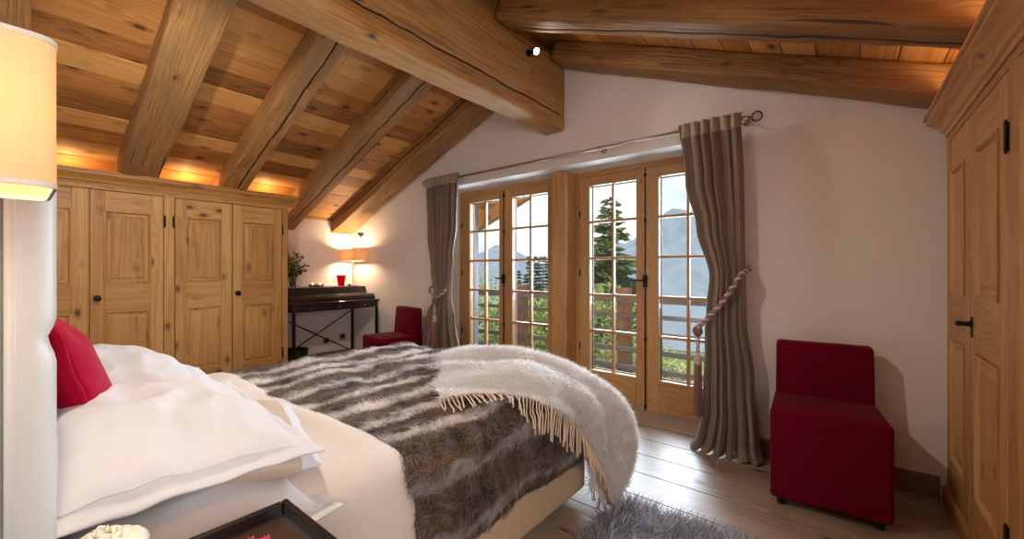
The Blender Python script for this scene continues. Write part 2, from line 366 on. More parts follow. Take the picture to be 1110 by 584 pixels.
def lerpk(keys, x):
    if x <= keys[0][0]: return keys[0][1]
    for (a, va), (b, vb) in zip(keys, keys[1:]):
        if x <= b:
            f = (x-a)/(b-a); f = f*f*(3-2*f); return va+(vb-va)*f
    return keys[-1][1]
def pile(name, src, mat, count, length, width, seed, comb=(0, 0, 0), combk=.5, lift=.6, rand=.4, curl=.3, clump=0, cs=12., keep=None, droop=.2):
    """individual fibres standing on the faces of src, one mesh; uv = uv of the root, attribute t = 0 root .. 1 tip"""
    me = src.data; me.calc_loop_triangles(); T = len(me.loop_triangles); rs = np.random.RandomState(seed)
    co = np.empty(len(me.vertices)*3); me.vertices.foreach_get('co', co); co = co.reshape(-1, 3)
    vn = np.empty(len(me.vertices)*3); me.vertex_normals.foreach_get('vector', vn); vn = vn.reshape(-1, 3)
    tv = np.empty(T*3, int); me.loop_triangles.foreach_get('vertices', tv); tv = tv.reshape(-1, 3)
    tl = np.empty(T*3, int); me.loop_triangles.foreach_get('loops', tl); tl = tl.reshape(-1, 3)
    ul = np.empty(len(me.loops)*2); me.uv_layers['uv'].data.foreach_get('uv', ul); ul = ul.reshape(-1, 2)
    a, b, c = co[tv[:, 0]], co[tv[:, 1]], co[tv[:, 2]]; ar = np.linalg.norm(np.cross(b-a, c-a), axis=1)/2
    k = rs.choice(T, count, p=ar/ar.sum()); r1 = np.sqrt(rs.rand(count)); r2 = rs.rand(count)
    w_ = np.stack([1-r1, r1*(1-r2), r1*r2], 1)[:, :, None]
    p = (co[tv[k]]*w_).sum(1); n = (vn[tv[k]]*w_).sum(1); n /= np.linalg.norm(n, axis=1)[:, None]+1e-9; uv = (ul[tl[k]]*w_).sum(1)
    if n[np.abs(n[:, 2]) > .7][:, 2].mean() < 0: n = -n
    if keep is not None:
        m = keep(p); p, n, uv = p[m], n[m], uv[m]; count = len(p)
    cb = np.array(comb)[None, :]+rs.randn(count, 3)*rand
    if clump:
        q = np.array([noise.noise_vector(Vector((x*cs, y*cs, z*cs+seed))) for x, y, z in p]); cb = cb+q*clump*2.2
    cb = cb-n*(cb*n).sum(1)[:, None]
    d = n*lift+cb*combk; d /= np.linalg.norm(d, axis=1)[:, None]
    Lh = length*(.65+.6*rs.rand(count))[:, None]; sd = np.cross(d, rs.randn(count, 3)); sd /= np.linalg.norm(sd, axis=1)[:, None]+1e-9
    bend = cb*combk*curl+rs.randn(count, 3)*curl*.3; bend = bend-n*np.minimum(0, (bend*n).sum(1))[:, None]*0
    bend[:, 2] -= droop*.5
    V = np.empty((count, 7, 3)); W = width*(.7+.6*rs.rand(count))[:, None]/2
    for i, (t, wd) in enumerate(((0, 1), (.36, .95), (.7, .7), (1, 0))):
        c_ = p+d*Lh*t+bend*Lh*t*t*.5
        below = ((c_-p)*n).sum(1); fix = np.maximum(0, .0015-below)[:, None]; c_ = c_+n*fix
        if i < 3: V[:, 2*i] = c_-sd*W*wd; V[:, 2*i+1] = c_+sd*W*wd
        else: V[:, 6] = c_
    base = (np.arange(count)*7)[:, None]
    loops = np.concatenate([base+np.array([0, 1, 3, 2]), base+np.array([2, 3, 5, 4]), base+np.array([4, 5, 6])], 1).ravel()
    m2 = bpy.data.meshes.new(name); m2.vertices.add(count*7); m2.vertices.foreach_set('co', V.ravel())
    m2.loops.add(count*11); m2.loops.foreach_set('vertex_index', loops)
    m2.polygons.add(count*3); st = (np.arange(count)*11)[:, None]+np.array([0, 4, 8]); m2.polygons.foreach_set('loop_start', st.ravel()); m2.polygons.foreach_set('loop_total', np.tile([4, 4, 3], count))
    U = m2.uv_layers.new(name='uv'); U.data.foreach_set('uv', np.repeat(uv, 11, axis=0).ravel())
    at = m2.attributes.new('t', 'FLOAT', 'POINT'); at.data.foreach_set('value', np.tile([0, 0, .36, .36, .7, .7, 1], count).astype('f'))
    at = m2.attributes.new('rnd', 'FLOAT', 'POINT'); at.data.foreach_set('value', np.repeat(rs.rand(count), 7).astype('f'))
    m2.update(calc_edges=True); m2.validate(); m2.materials.append(mat)
    o = bpy.data.objects.new(name, m2); COL.objects.link(o); o.parent = src; o['kind'] = 'stuff'
    return o
# ------------------------------------------------------------------ roof geometry
RX, RZ, SL = -2.057, 3.013, .40            # ridge line (underside of the rafters) and pitch
def rz(x, off=0): return RZ+off-SL*abs(x-RX)
XL, XR, YW, YH = -5.34, 1.05, 3.09, -.13   # left wall, right wall, window wall, headboard wall
# ------------------------------------------------------------------ floor
bm = newbm(); yy = -1.62; k = 0
while yy < 3.14:
    y1 = min(yy+.25, 3.14)
    xs = [XL-.02]; 
    while xs[-1] < XR: xs.append(min(XR+.02, xs[-1]+random.uniform(2.2, 4.2)))
    for a, b in zip(xs, xs[1:]): box(bm, a+.001, b-.001, yy+.0028, y1-.0028, -.03, 0, 0)
    yy += .25
box(bm, XL-.3, XR+.3, -1.8, 3.3, -.16, -.03, 0, mi=1)
fl = mk('floor', bm, [M['floor'], M['black']], kind='structure', bevel=.0015)
# ------------------------------------------------------------------ walls
def wall(name, bm, mat='plaster'): return mk(name, bm, M[mat], kind='structure')
OX0, OX1, OZ = -3.55, -.575, 2.117          # french door recess
bm = newbm()
T = .34
prism(bm, [(XL-.3, -.03), (OX0, -.03), (OX0, rz(OX0, .17)), (XL-.3, rz(XL-.3, .17))], 1, YW, YW+T)
prism(bm, [(OX1, -.03), (XR+.3, -.03), (XR+.3, rz(XR+.3, .17)), (OX1, rz(OX1, .17))], 1, YW, YW+T)
prism(bm, [(OX0, OZ), (OX1, OZ), (OX1, rz(OX1, .17)), (RX, RZ+.17), (OX0, rz(OX0, .17))], 1, YW, YW+T)
wall('wall_window', bm)
bm = newbm(); prism(bm, [(-1.8, -.03), (YW+T, -.03), (YW+T, rz(XL, .165)), (-1.8, rz(XL, .165))], 0, XL-.3, XL); wall('wall_left', bm)
bm = newbm(); wy0, wy1, wz0, wz1 = -.85, .35, .80, 1.80; zt_ = rz(XR, .165)  # opening shaped for the added side window
box(bm, XR, XR+.3, -1.8, wy0, -.03, zt_); box(bm, XR, XR+.3, wy1, YW+T, -.03, zt_); box(bm, XR, XR+.3, wy0, wy1, -.03, wz0); box(bm, XR, XR+.3, wy0, wy1, wz1, zt_)
wall('wall_right', bm)
bm = newbm(); prism(bm, [(XL-.02, -.03), (-.42, -.03), (-.42, rz(-.42, .16)), (RX, RZ+.16), (XL-.02, rz(XL-.02, .16))], 1, YH-.2, YH); wall('wall_headboard', bm)
bm = newbm()
prism(bm, [(-.44, -.03), (XR+.02, -.03), (XR+.02, rz(XR, .16)), (-.44, rz(-.44, .16))], 1, -1.8, -1.6)
wall('wall_rear', bm)
bm = newbm(); prism(bm, [(-1.8, -.03), (YH-.2, -.03), (YH-.2, rz(-.42, .16)), (-1.8, rz(-.42, .16))], 0, -.62, -.42); wall('wall_side', bm)
wn = tag(bpy.data.objects.new('added_window_1', None), kind='structure'); COL.objects.link(wn); wn.location = (XR+.1, -.25, wz0)  # invented window out of view, built to go with the side fill lamp
bm = newbm()
for a, b, c, d in ((wy0, wy1, wz0, wz0+.06), (wy0, wy1, wz1-.06, wz1), (wy0, wy0+.06, wz0+.06, wz1-.06), (wy1-.06, wy1, wz0+.06, wz1-.06), (-.27, -.23, wz0+.06, wz1-.06)): box(bm, XR+.06, XR+.12, a, b, c, d, 1 if b-a > .3 else 2)
mk('added_window_frame', bm, M['frame'], wn)
bm = newbm(); box(bm, XR+.088, XR+.092, wy0+.06, wy1-.06, wz0+.06, wz1-.06); mk('glass_pane', bm, M['glass'], wn)
# ------------------------------------------------------------------ ceiling boards (left slope, right slope, running out as the eaves)
bm = newbm()
TOP = .168
def slope_boards(sgn, xend):
    Ltot = abs(xend-RX); s = 0; cosr = 1/sqrt(1+SL*SL)
    while s < Ltot-.02:
        wd = random.choice((.15, .17, .2, .185, .16)); s1 = min(s+wd, Ltot)
        a, b = s+.0026, s1-.0026
        x0, x1 = RX+sgn*a, RX+sgn*b; th = random.uniform(0, .004)
        y = -1.8; rv = random.random()
        while y < 5.35:
            y1 = min(5.35, y+random.uniform(2.4, 4.5)) if y < 2.5 else 5.35
            prism(bm, [(x0, rz(x0, TOP+th)), (x1, rz(x1, TOP+th)), (x1, rz(x1, TOP+.03)), (x0, rz(x0, TOP+.03))], 1, y+.001, y1-.001, rv=rv+random.uniform(-.12, .12))
            y = y1
        s = s1
slope_boards(-1, XL-.9); slope_boards(1, XR+.9)
for sgn, xe in ((-1, XL-.9), (1, XR+.9)):
    x0, x1 = RX, xe
    prism(bm, [(x0, rz(x0, TOP+.031)), (x1, rz(x1, TOP+.031)), (x1, rz(x1, TOP+.12)), (x0, rz(x0, TOP+.12))], 1, -1.85, 5.4)
mk('ceiling', bm, M['ceil'], kind='structure')
# ------------------------------------------------------------------ beams
def beam(name, p0, p1, wy, h, mat, seed, crack=(), rough=.008, parent=None, rnd=.016, tilt=True, n=70, label=None, group=None, cat='beam', rval=None):
    """hewn beam from p0 to p1 (centre of its underside); wy wide, h tall; crack = (perimeter position 0..1, from, to)"""
    p0, p1 = Vector(p0), Vector(p1); L_ = (p1-p0).length; X = (p1-p0)/L_
    Y = Vector((0, 0, 1)).cross(X).normalized(); Z = X.cross(Y)
    # perimeter, starting mid top, rounded rectangle
    base = []
    hw, r = wy/2, rnd
    def side(a, b, m):
        for i in range(m): base.append((a[0]+(b[0]-a[0])*i/m, a[1]+(b[1]-a[1])*i/m))
    def arc(c, a0, m=3):
        for i in range(m): 
            an = a0+(pi/2)*i/m; base.append((c[0]+r*cos(an), c[1]+r*sin(an)))
    side((-hw+r, 0), (hw-r, 0), 6); arc((hw-r, r), -pi/2); side((hw, r), (hw, h-r), 8); arc((hw-r, h-r), 0)
    side((hw-r, h), (-hw+r, h), 3); arc((-hw+r, h-r), pi/2); side((-hw, h-r), (-hw, r), 8); arc((-hw+r, r), pi)
    m = len(base); cum = [0]
    for i in range(m): 
        a, b = base[i], base[(i+1) % m]; cum.append(cum[-1]+sqrt((a[0]-b[0])**2+(a[1]-b[1])**2))
    per = cum[-1]
    def at(s):
        s = s % per
        for i in range(m):
            if s <= cum[i+1]:
                f = (s-cum[i])/max(1e-9, cum[i+1]-cum[i]); a, b = base[i], base[(i+1) % m]; return Vector((a[0]+(b[0]-a[0])*f, a[1]+(b[1]-a[1])*f))
        return Vector(base[0])
    S = [(cum[i], 0) for i in range(m)]
    for ci, (cs, t0, t1, dp) in enumerate(crack):
        sc_ = cs*per
        S = [q for q in S if abs(q[0]-sc_) > .013 or q[1] != 0]
        S += [(sc_-.010, -ci-1), (sc_, ci+1), (sc_+.010, -ci-1)]
    S.sort()
    bm = newbm(); rows = []; ons = []; ctr = Vector((0, h/2))
    for i in range(n+1):
        t = i/n; row = []; onr = {}
        for s, c in S:
            s2 = s; k = 0
            if c != 0:
                cs, t0, t1, dp = crack[abs(c)-1]
                wob = .016*nz3(t*L_*3.1, seed, abs(c)*5)+.01*nz3(t*L_*9, seed, 3); s2 = s+wob
                on = max(0, min(1, (t-t0)/.06))*max(0, min(1, (t1-t)/.06))*(.55+.6*abs(nz3(t*L_*6, seed+4, 1)))
                onr[abs(c)] = on
                if c > 0: k = dp*on
                else: s2 += (.0052 if s < crack[abs(c)-1][0]*per else -.006)*(1.0-.4*on)
            p = at(s2); d = ctr-p; d.normalize()
            q = nz3(t*L_*1.3, p.x*3+seed, p.y*3)*rough*1.6+nz3(t*L_*5, p.x*9+seed, p.y*9)*rough*.7
            p = p+d*(q+k+ (0.002))
            row.append(bm.verts.new(p0+X*(t*L_)+Y*p.x+Z*p.y))
        rows.append(row); ons.append(onr)
    fs = []
    for a, b, onr in zip(rows, rows[1:], ons):
        for j in range(len(S)):
            f = bm.faces.new([a[j], a[(j+1) % len(S)], b[(j+1) % len(S)], b[j]]); f.smooth = True; fs.append(f)
            cc = max(S[j][1], S[(j+1) % len(S)][1])
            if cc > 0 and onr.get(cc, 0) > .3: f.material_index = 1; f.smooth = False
    fs.append(bm.faces.new(rows[0])); fs.append(bm.faces.new(rows[-1]))
    bmesh.ops.recalc_face_normals(bm, faces=fs)
    setg(bm, fs, 0, Vector((seed*3.1, seed*1.7, seed)), rval if rval is not None else random.random(), co=lambda c: ((c-p0).dot(X), (c-p0).dot(Y), (c-p0).dot(Z)))
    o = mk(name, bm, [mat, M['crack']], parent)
    if parent is None: tag(o, label, cat, group)
    return o
H = .185
hd = 2.1040
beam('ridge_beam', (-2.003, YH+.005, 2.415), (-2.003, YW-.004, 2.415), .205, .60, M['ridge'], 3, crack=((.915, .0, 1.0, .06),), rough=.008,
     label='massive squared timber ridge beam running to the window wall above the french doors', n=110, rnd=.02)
LR = (( -.10, 'sliver of aged timber rafter in the top left corner above the bedside lamp', ()),
      (.735, 'wide aged rafter above the wardrobe, leftmost fully seen on the left slope', ()),
      (1.42, 'cracked rafter on the left slope, rising from the wardrobe between its two pairs of doors', ((.16, .05, .95, .05),)),
      (2.18, 'cracked rafter on the left slope, ending just right of the wardrobe cornice', ((.15, .02, .98, .05),)),
      (2.905, 'rafter on the left slope lying along the window wall above the red lamp corner', ((.88, .05, .95, .04),)))
WID = (.25, .26, .21, .24, .30)
for i, ((y, lab, ck), wd) in enumerate(zip(LR, WID)):
    if i == 0: y = -.005+.0
    if i == 4: y = 2.92
    x0, x1 = XL+.006, -2.11
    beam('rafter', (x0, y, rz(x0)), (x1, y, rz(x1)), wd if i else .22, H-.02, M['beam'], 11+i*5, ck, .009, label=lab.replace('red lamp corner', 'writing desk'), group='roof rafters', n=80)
RR = ((2.965, .23, 'rafter on the right slope resting on top of the window wall'), (2.24, .21, 'second rafter on the right slope, nearer the camera, running to the right wardrobe'),
      (1.5, .21, 'third rafter on the right slope, mostly above the frame'))
for i, (y, wd, lab) in enumerate(RR):
    x0, x1 = -1.893, XR-.006
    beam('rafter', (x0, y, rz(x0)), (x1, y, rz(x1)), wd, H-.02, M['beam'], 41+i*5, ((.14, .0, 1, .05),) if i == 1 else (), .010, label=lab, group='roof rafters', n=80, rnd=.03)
for y, lab in ((5.1, 'outside verge rafter under the roof overhang, seen through the left french doors'),):
    for sg, xe in ((-1, XL-.7),):
        beam('verge_rafter', (xe, y, rz(xe)-.02), (RX, y, rz(RX)-.02), .16, .19, M['ceil'], 71, (), .004, label=lab, n=20)
# ------------------------------------------------------------------ ridge spot lights
def spot(loc, aim, power, label, size=60, sd=1):
    t = thing('spotlight', label, 'spotlight', loc, 0, 'spotlights on the ridge beam')
    bm = newbm(); a = Vector(loc); d = (Vector(aim)-a).normalized(); q = d.to_track_quat('Z', 'Y').to_matrix().to_4x4()
    base = a+Vector((-.062*sd if sd > 0 else .062, 0, .0))
    b2 = newbm(); lathe(b2, [(.0, 0), (.026, 0), (.026, .010), (.008, .014), (.008, .04)], n=20)
    b2.transform(Matrix.Translation(base) @ Matrix.Rotation(pi/2, 4, 'Y')); mk('mounting_plate', b2, M['black'], t, smooth=True, angle=40)
    lathe(bm, [(.0, -.03), (.018, -.03), (.026, -.01), (.028, .022), (.025, .022), (.022, .008), (0, .006)], n=24)
    bm.transform(Matrix.Translation(a) @ q); mk('lamp_head', bm, M['rail'], t, smooth=True, angle=40)
    bm = newbm(); lathe(bm, [(0, .016), (.021, .016), (.020, .019), (0, .021)], n=20); bm.transform(Matrix.Translation(a) @ q); mk('bulb', bm, M['ledface'], t, smooth=True)
    lamp('spotlight_beam', 'SPOT', a+d*.04, power, SOFT, .03, aim, size, .9)
SP = 1.0
spot((-1.815, 2.53, 2.86), (.4, 2.2, 1.3), 26*SP, 'small lit halogen spotlight on the right side of the ridge beam', 95)
spot((-1.815, .30, 2.80), (-1.15, 1.25, .6), 84*SP, 'halogen spotlight on the right side of the ridge beam above the frame', 110)
spot((-2.22, .45, 2.56), (-4.3, .9, .9), 85*SP, 'added spotlight out of view on the left side of the ridge beam', 120, -1)  # unseen lamp added to brighten the left wardrobe
# ------------------------------------------------------------------ warm uplights behind the wardrobe cornices
for y in (.33, 1.10, 1.78):
    t = thing('uplight', 'low warm uplight behind the cornice of the left wardrobe, ' + {.33: 'nearest the bedside lamp', 1.10: 'between the first two full rafters', 1.78: 'nearest the desk end'}[y], 'uplight', (-4.83, y, 1.86), 0, 'uplights on the wardrobe')
    bm = newbm(); lathe(bm, [(0, 0), (.035, 0), (.04, .02), (.034, .02), (.03, .008), (0, .008)], (-4.79, y, 1.9), 16); mk('housing', bm, M['black'], t, smooth=True, angle=40)
    lamp('uplight_glow', 'POINT', (-4.765, y, 1.945), 4.2, (1, .66, .30), .02)
for y in (1.9, 2.55):
    t = thing('uplight', 'low warm uplight behind the cornice of the right wardrobe, ' + {1.9: 'farther from the window wall', 2.55: 'nearer the window wall'}[y], 'uplight', (.6, y, 1.80), 0, 'uplights on the right wardrobe')
    bm = newbm(); lathe(bm, [(0, 0), (.035, 0), (.04, .02), (.034, .02), (.03, .008), (0, .008)], (.56, y, 1.845), 16); mk('housing', bm, M['black'], t, smooth=True, angle=40)
    lamp('uplight_glow', 'POINT', (.53, y, 1.92), 8, (1, .70, .36), .02)
# ------------------------------------------------------------------ wardrobes
def knob(bm, x, y, z, sx):
    pts = []
    lathe(bm, [(.0, 0), (.020, 0), (.020, .004), (.008, .007), (.007, .028), (.017, .033), (.024, .040), (.019, .049), (0, .053)], n=18)
    bm.transform(Matrix.Translation((x, y, z)) @ Matrix.Rotation(sx*pi/2, 4, 'Y'))
def wdoor(root, X, sx, y0, y1, z0, z1, split, mat, hinge, knob_side=None, lever=False, parent_name='door', lab=None):
    """panelled leaf: face at X looking towards sx"""
    f = lambda d: X+sx*d            # d = outwards
    def bx(bm, d0, d1, *a, **k):
        xa, xb = sorted((f(d0), f(d1))); return box(bm, xa, xb, *a, **k)
    bm = newbm(); sw = .095 if y1-y0 > .46 else .085
    g = .003
    bx(bm, 0, .024, y0+g, y0+sw, z0+g, z1-g, 2); bx(bm, 0, .024, y1-sw, y1-g, z0+g, z1-g, 2)
    for a, b in ((z0+g, z0+.17), (split-.005, split+.225), (z1-.165, z1-g)): bx(bm, 0, .0235, y0+sw+.0006, y1-sw-.0006, a, b, 1)
    door = mk(parent_name, bm, mat, root, bevel=.003)
    if lab: door['label'] = lab
    for a, b in ((z0+.17, split-.005), (split+.225, z1-.165)):
        bm = newbm(); py0, py1, pz0, pz1 = y0+sw, y1-sw, a, b
        # moulding frame + raised field
        bx(bm, .002, .008, py0, py1, pz0, pz1, 2)
        m = .045
        def fr(d0, i0, d1, i1):
            A = [bm.verts.new((f(d0), py0+i0 if q in (0, 3) else py1-i0, pz0+i0 if q in (0, 1) else pz1-i0)) for q in range(4)]
            B = [bm.verts.new((f(d1), py0+i1 if q in (0, 3) else py1-i1, pz0+i1 if q in (0, 1) else pz1-i1)) for q in range(4)]
            fs = [bm.faces.new([A[q], A[(q+1) % 4], B[(q+1) % 4], B[q]]) for q in range(4)]
            return B, fs
        B, fs = fr(.030, -.002, .030, .008); allf = fs
        B, fs = fr(.030, .008, .014, .018); allf += fs
        B, fs = fr(.0245, -.001, .030, -.002); allf += fs
        B, fs = fr(.0145, .034, .022, .052); allf += fs; allf.append(bm.faces.new(B))
        bmesh.ops.recalc_face_normals(bm, faces=allf)
        setg(bm, allf, 2)
        bx(bm, .008, .0145, py0+.016, py1-.016, pz0+.016, pz1-.016, 2)
        mk('panel', bm, mat, door)
    if hinge is not None:
        for hz in (z0+.22, z1-.22):
            bm = newbm(); y = hinge
            lathe(bm, [(0, -.058), (.003, -.054), (.005, -.048), (.005, .048), (.003, .054), (0, .058)], (f(.030), y, hz), 12); 
            bx(bm, .0242, .0258, y-.007, y+.007, hz-.045, hz+.045); mk('hinge', bm, M['black'], door, smooth=True, angle=40)
    if knob_side is not None:
        kz = split+.11
        bm = newbm(); knob(bm, 0, 0, 0, sx); bm.transform(Matrix.Translation((f(.024), knob_side, kz)))
        bx(bm, .024, .027, knob_side-.014, knob_side+.014, kz-.022, kz+.022)
        mk('knob', bm, M['black'], door, smooth=True, angle=40)
        bm = newbm()
    if lever:
        bm = newbm(); y = lever; kz = .977
        lathe(bm, [(0, 0), (.02, 0), (.022, .004), (.011, .008), (.0085, .03), (.012, .034), (.0, .045)], n=16)
        bm.transform(Matrix.Translation((f(.024), y, kz)) @ Matrix.Rotation(sx*pi/2, 4, 'Y'))
        bx(bm, .024, .027, y-.016, y+.016, kz-.055, kz+.03)
        tube(bm, [(f(.05), y, kz), (f(.066), y, kz), (f(.074), y, kz)], [.008, .012, .006], 10)
        mk('knob', bm, M['black'], door, smooth=True, angle=40)
def wardrobe(X, sx, ya, yb, leaves, stiles, label, mat, back, ends, z1=1.855, z0=.10, knobs=None, ztop=2.0):
    root = thing('wardrobe', label, 'wardrobe', ((X+back)/2, (ya+yb)/2, 0))
    f = lambda d: X+sx*d
    bm = newbm()
    # carcass with a back that follows the roof slope
    xa = f(-.004); topf = rz(xa, -.03)-.005; topb = rz(back, -.03)-.01
    topf = min(topf, z1+.03)
    pts = [(xa, 0.0), (back, 0.0), (back, topb), (xa, topf)]
    if sx < 0: pts = pts[::-1]
    prism(bm, pts, 1, ya, yb, ax=2)
    mk('carcass', bm, mat, root)
    bm = newbm()   # face frame
    def bx(d0, d1, *a, **k):
        p, q = sorted((f(d0), f(d1))); box(bm, p, q, *a, **k)
    for a, b in stiles: bx(-.003, .022, a, b, z0-.02, z1+.03, 2)
    for (a, b) in leaves: pass
    bx(-.003, .0225, ya, yb, z1+.003, z1+.055, 1); bx(-.003, .0225, ya, yb, 0.0, z0-.003, 1)
    mk('face_frame', bm, mat, root, bevel=.002)
    bm = newbm()   # cornice moulding
    prof = [(-.01, z1+.035), (.030, z1+.035), (.034, z1+.052), (.045, z1+.058), (.052, z1+.075), (.068, z1+.092), (.092, z1+.105), (.10, z1+.112), (.10, z1+.128), (.112, z1+.132), (.112, z1+.145), (-.01, z1+.145)]
    prism(bm, [(f(a), b) for a, b in prof], 1, ya-(.0 if ends[0] == 0 else .09), yb+(.0 if ends[1] == 0 else .075), ax=1)
    mk('cornice', bm, mat, root, smooth=True, angle=35)
    bm = newbm()
    prism(bm, [(f(a), b) for a, b in ((0.0225, 0), (.04, 0), (.04, .07), (.034, .082), (.0225, .09))], 1, ya, yb+.0, ax=1); mk('plinth', bm, mat, root)
    for i, (a, b) in enumerate(leaves):
        kn = knobs[i]
        wdoor(root, X, sx, a, b, z0, z1, .865, mat, kn.get('h'), kn.get('k'), kn.get('l', False))
    return root
wardrobe(-4.722, 1, YH+.01, 1.955, [(-.06, .44), (.445, .905), (.985, 1.43), (1.435, 1.895)], [(YH+.01, -.063), (.908, .982), (1.898, 1.955)],
         'long honey pine four-door wardrobe with moulded cornice under the left roof slope', M['pine'], XL+.012, (0, 1),
         knobs=[dict(h=-.06), dict(h=.915, k=.485), dict(h=.975), dict(h=1.902, k=1.475)])
wardrobe(.442, -1, 1.02, YW-.012, [(2.575, 3.05), (2.06, 2.57), (1.48, 1.955), (1.03, 1.475)], [(3.053, YW-.012), (1.958, 2.057)],
         'tall pine wardrobe at the right edge beside the red chair, seen at a steep angle', M['pine_r'], XR-.012, (0, 0),
         knobs=[dict(), dict(h=2.052, l=2.535), dict(), dict()])
# ------------------------------------------------------------------ skirting
bm = newbm(); box(bm, XL+.018, -3.555, YW-.02, YW-.001, 0, .12, 0); box(bm, -.57, .395, YW-.02, YW-.001, 0, .12, 0); mk('baseboard_window', bm, M['skirt'], kind='structure', bevel=.003)
bm = newbm(); box(bm, XL+.001, XL+.018, 1.98, YW-.02, 0, .12, 1); mk('baseboard_left', bm, M['skirt'], kind='structure', bevel=.003)
# ------------------------------------------------------------------ french doors
YF = 3.41
bm = newbm(); box(bm, OX0+.0005, OX1-.0005, YW+.002, YF-.001, OZ-.0045, OZ-.0005); box(bm, OX0+.0005, OX0+.004, YW+.002, YF-.001, .013, OZ-.005); box(bm, OX1-.004, OX1-.0005, YW+.002, YF-.001, .013, OZ-.005)
mk('trim_4', bm, M['white'], kind='structure')
bm = newbm(); box(bm, OX0+.001, OX1-.001, 3.142, YF+.12, -.03, .012, 0); mk('trim_1', bm, M['floor'], kind='structure', bevel=.004)     # threshold board
bm = newbm(); box(bm, -2.127, -1.967, 3.225, YF+.0, .013, OZ-.0055, 2); mk('trim_2', bm, M['frame'], kind='structure', bevel=.014)      # middle post
bm = newbm()
for a, b in ((-3.545, -3.49), (-2.165, -1.945+.02), (-.645, -.580)): box(bm, a, b, YF+.001, YF+.085, .013, OZ-.002, 2)
for a, b in ((-3.49, -2.165), (-1.925, -.645)): box(bm, a, b, YF+.001, YF+.085, OZ-.055, OZ-.002, 0)
mk('trim_3', bm, M['frame'], kind='structure', bevel=.004)
leaves = [(-3.488, -2.838, 1, False), (-2.834, -2.168, 0, True), (-1.923, -1.288, 1, True), (-1.284, -.648, 0, False)]
ROWS = [.29, .6475, .976, 1.31, 1.645, 1.975]
for i, (a, b, lockr, _) in enumerate(leaves):
    d = bpy.data.objects.new('door_%d' % (i+1), None); COL.objects.link(d); d.location = ((a+b)/2, YF+.03, .013); d['kind'] = 'structure'
    gl0, gl1 = (a+.126, b-.078) if lockr else (a+.100, b-.115)
    if i == 2: gl0 = a+.103; gl1 = b-.09
    if i == 3: gl0 = a+.098; gl1 = b-.085
    y0, y1 = YF-.012, YF+.055; zt = OZ-.058
    bm = newbm()
    box(bm, a, gl0, y0, y1, .02, zt, 2); box(bm, gl1, b, y0, y1, .02, zt, 2)
    box(bm, gl0+.0005, gl1-.0005, y0+.001, y1-.001, .02, ROWS[0], 0); box(bm, gl0+.0005, gl1-.0005, y0+.001, y1-.001, ROWS[-1], zt, 0)
    mk('leaf_frame', bm, M['frame'], d, bevel=.005)
    bm = newbm()
    gm = (gl0+gl1)/2
    box(bm, gm-.011, gm+.011, YF+.006, YF+.044, ROWS[0], ROWS[-1], 2)
    for zz in ROWS[1:-1]:
        box(bm, gl0, gm-.0112, YF+.006, YF+.044, zz-.012, zz+.012, 0); box(bm, gm+.0112, gl1, YF+.006, YF+.044, zz-.012, zz+.012, 0)
    mk('glazing_bars', bm, M['frame'], d, bevel=.004)
    bm = newbm(); box(bm, gl0+.001, gl1-.001, YF+.022, YF+.026, ROWS[0]+.001, ROWS[-1]-.001); mk('glass_pane', bm, M['glass'], d)
    bm = newbm()
    for p in ((gl0, gl0+.008, ROWS[0], ROWS[-1]), (gl1-.008, gl1, ROWS[0], ROWS[-1]), (gl0+.008, gl1-.008, ROWS[0], ROWS[0]+.010), (gl0+.008, gl1-.008, ROWS[-1]-.008, ROWS[-1])):
        box(bm, p[0], p[1], YF+.046, YF+.060, p[2], p[3])
    mk('glazing_seal', bm, M['seal'], d)
    if i in (0, 2):
        xk = b-.006
        bm = newbm()     # full height espagnolette rod in the meeting line
        tube(bm, [(xk, y0-.010, .03), (xk, y0-.010, zt)], .005, 8)
        for zz in (.06, .62, 1.12, 1.62, 2.0): box(bm, xk-.010, xk+.010, y0-.014, y0-.0005, zz-.012, zz+.012)
        mk('bolt_rod', bm, M['black'], d)
        bm = newbm()
        box(bm, xk-.016, xk+.016, y0-.022, y0-.001, 1.06, 1.16)
        tube(bm, [(xk, y0-.02, 1.115), (xk, y0-.05, 1.115), (xk-.02, y0-.055, 1.115), (xk-.09, y0-.055, 1.122)], [.007, .007, .008, .006], 8)
        tube(bm, [(xk, y0-.05, 1.115), (xk+.028, y0-.052, 1.115)], [.008, .005], 8)
        mk('handle', bm, M['black'], d, smooth=True, angle=40)
    if i in (1, 3) or i == 2 or i == 0:
        hx = a+.002 if i in (0, 2) else None
        if hx:
            for zz in (.5, 1.18, 1.72):
                bm = newbm(); tube(bm, [(hx+.004, y0-.006, zz-.03), (hx+.004, y0-.006, zz+.03)], .006, 8); mk('hinge', bm, M['black'], d)
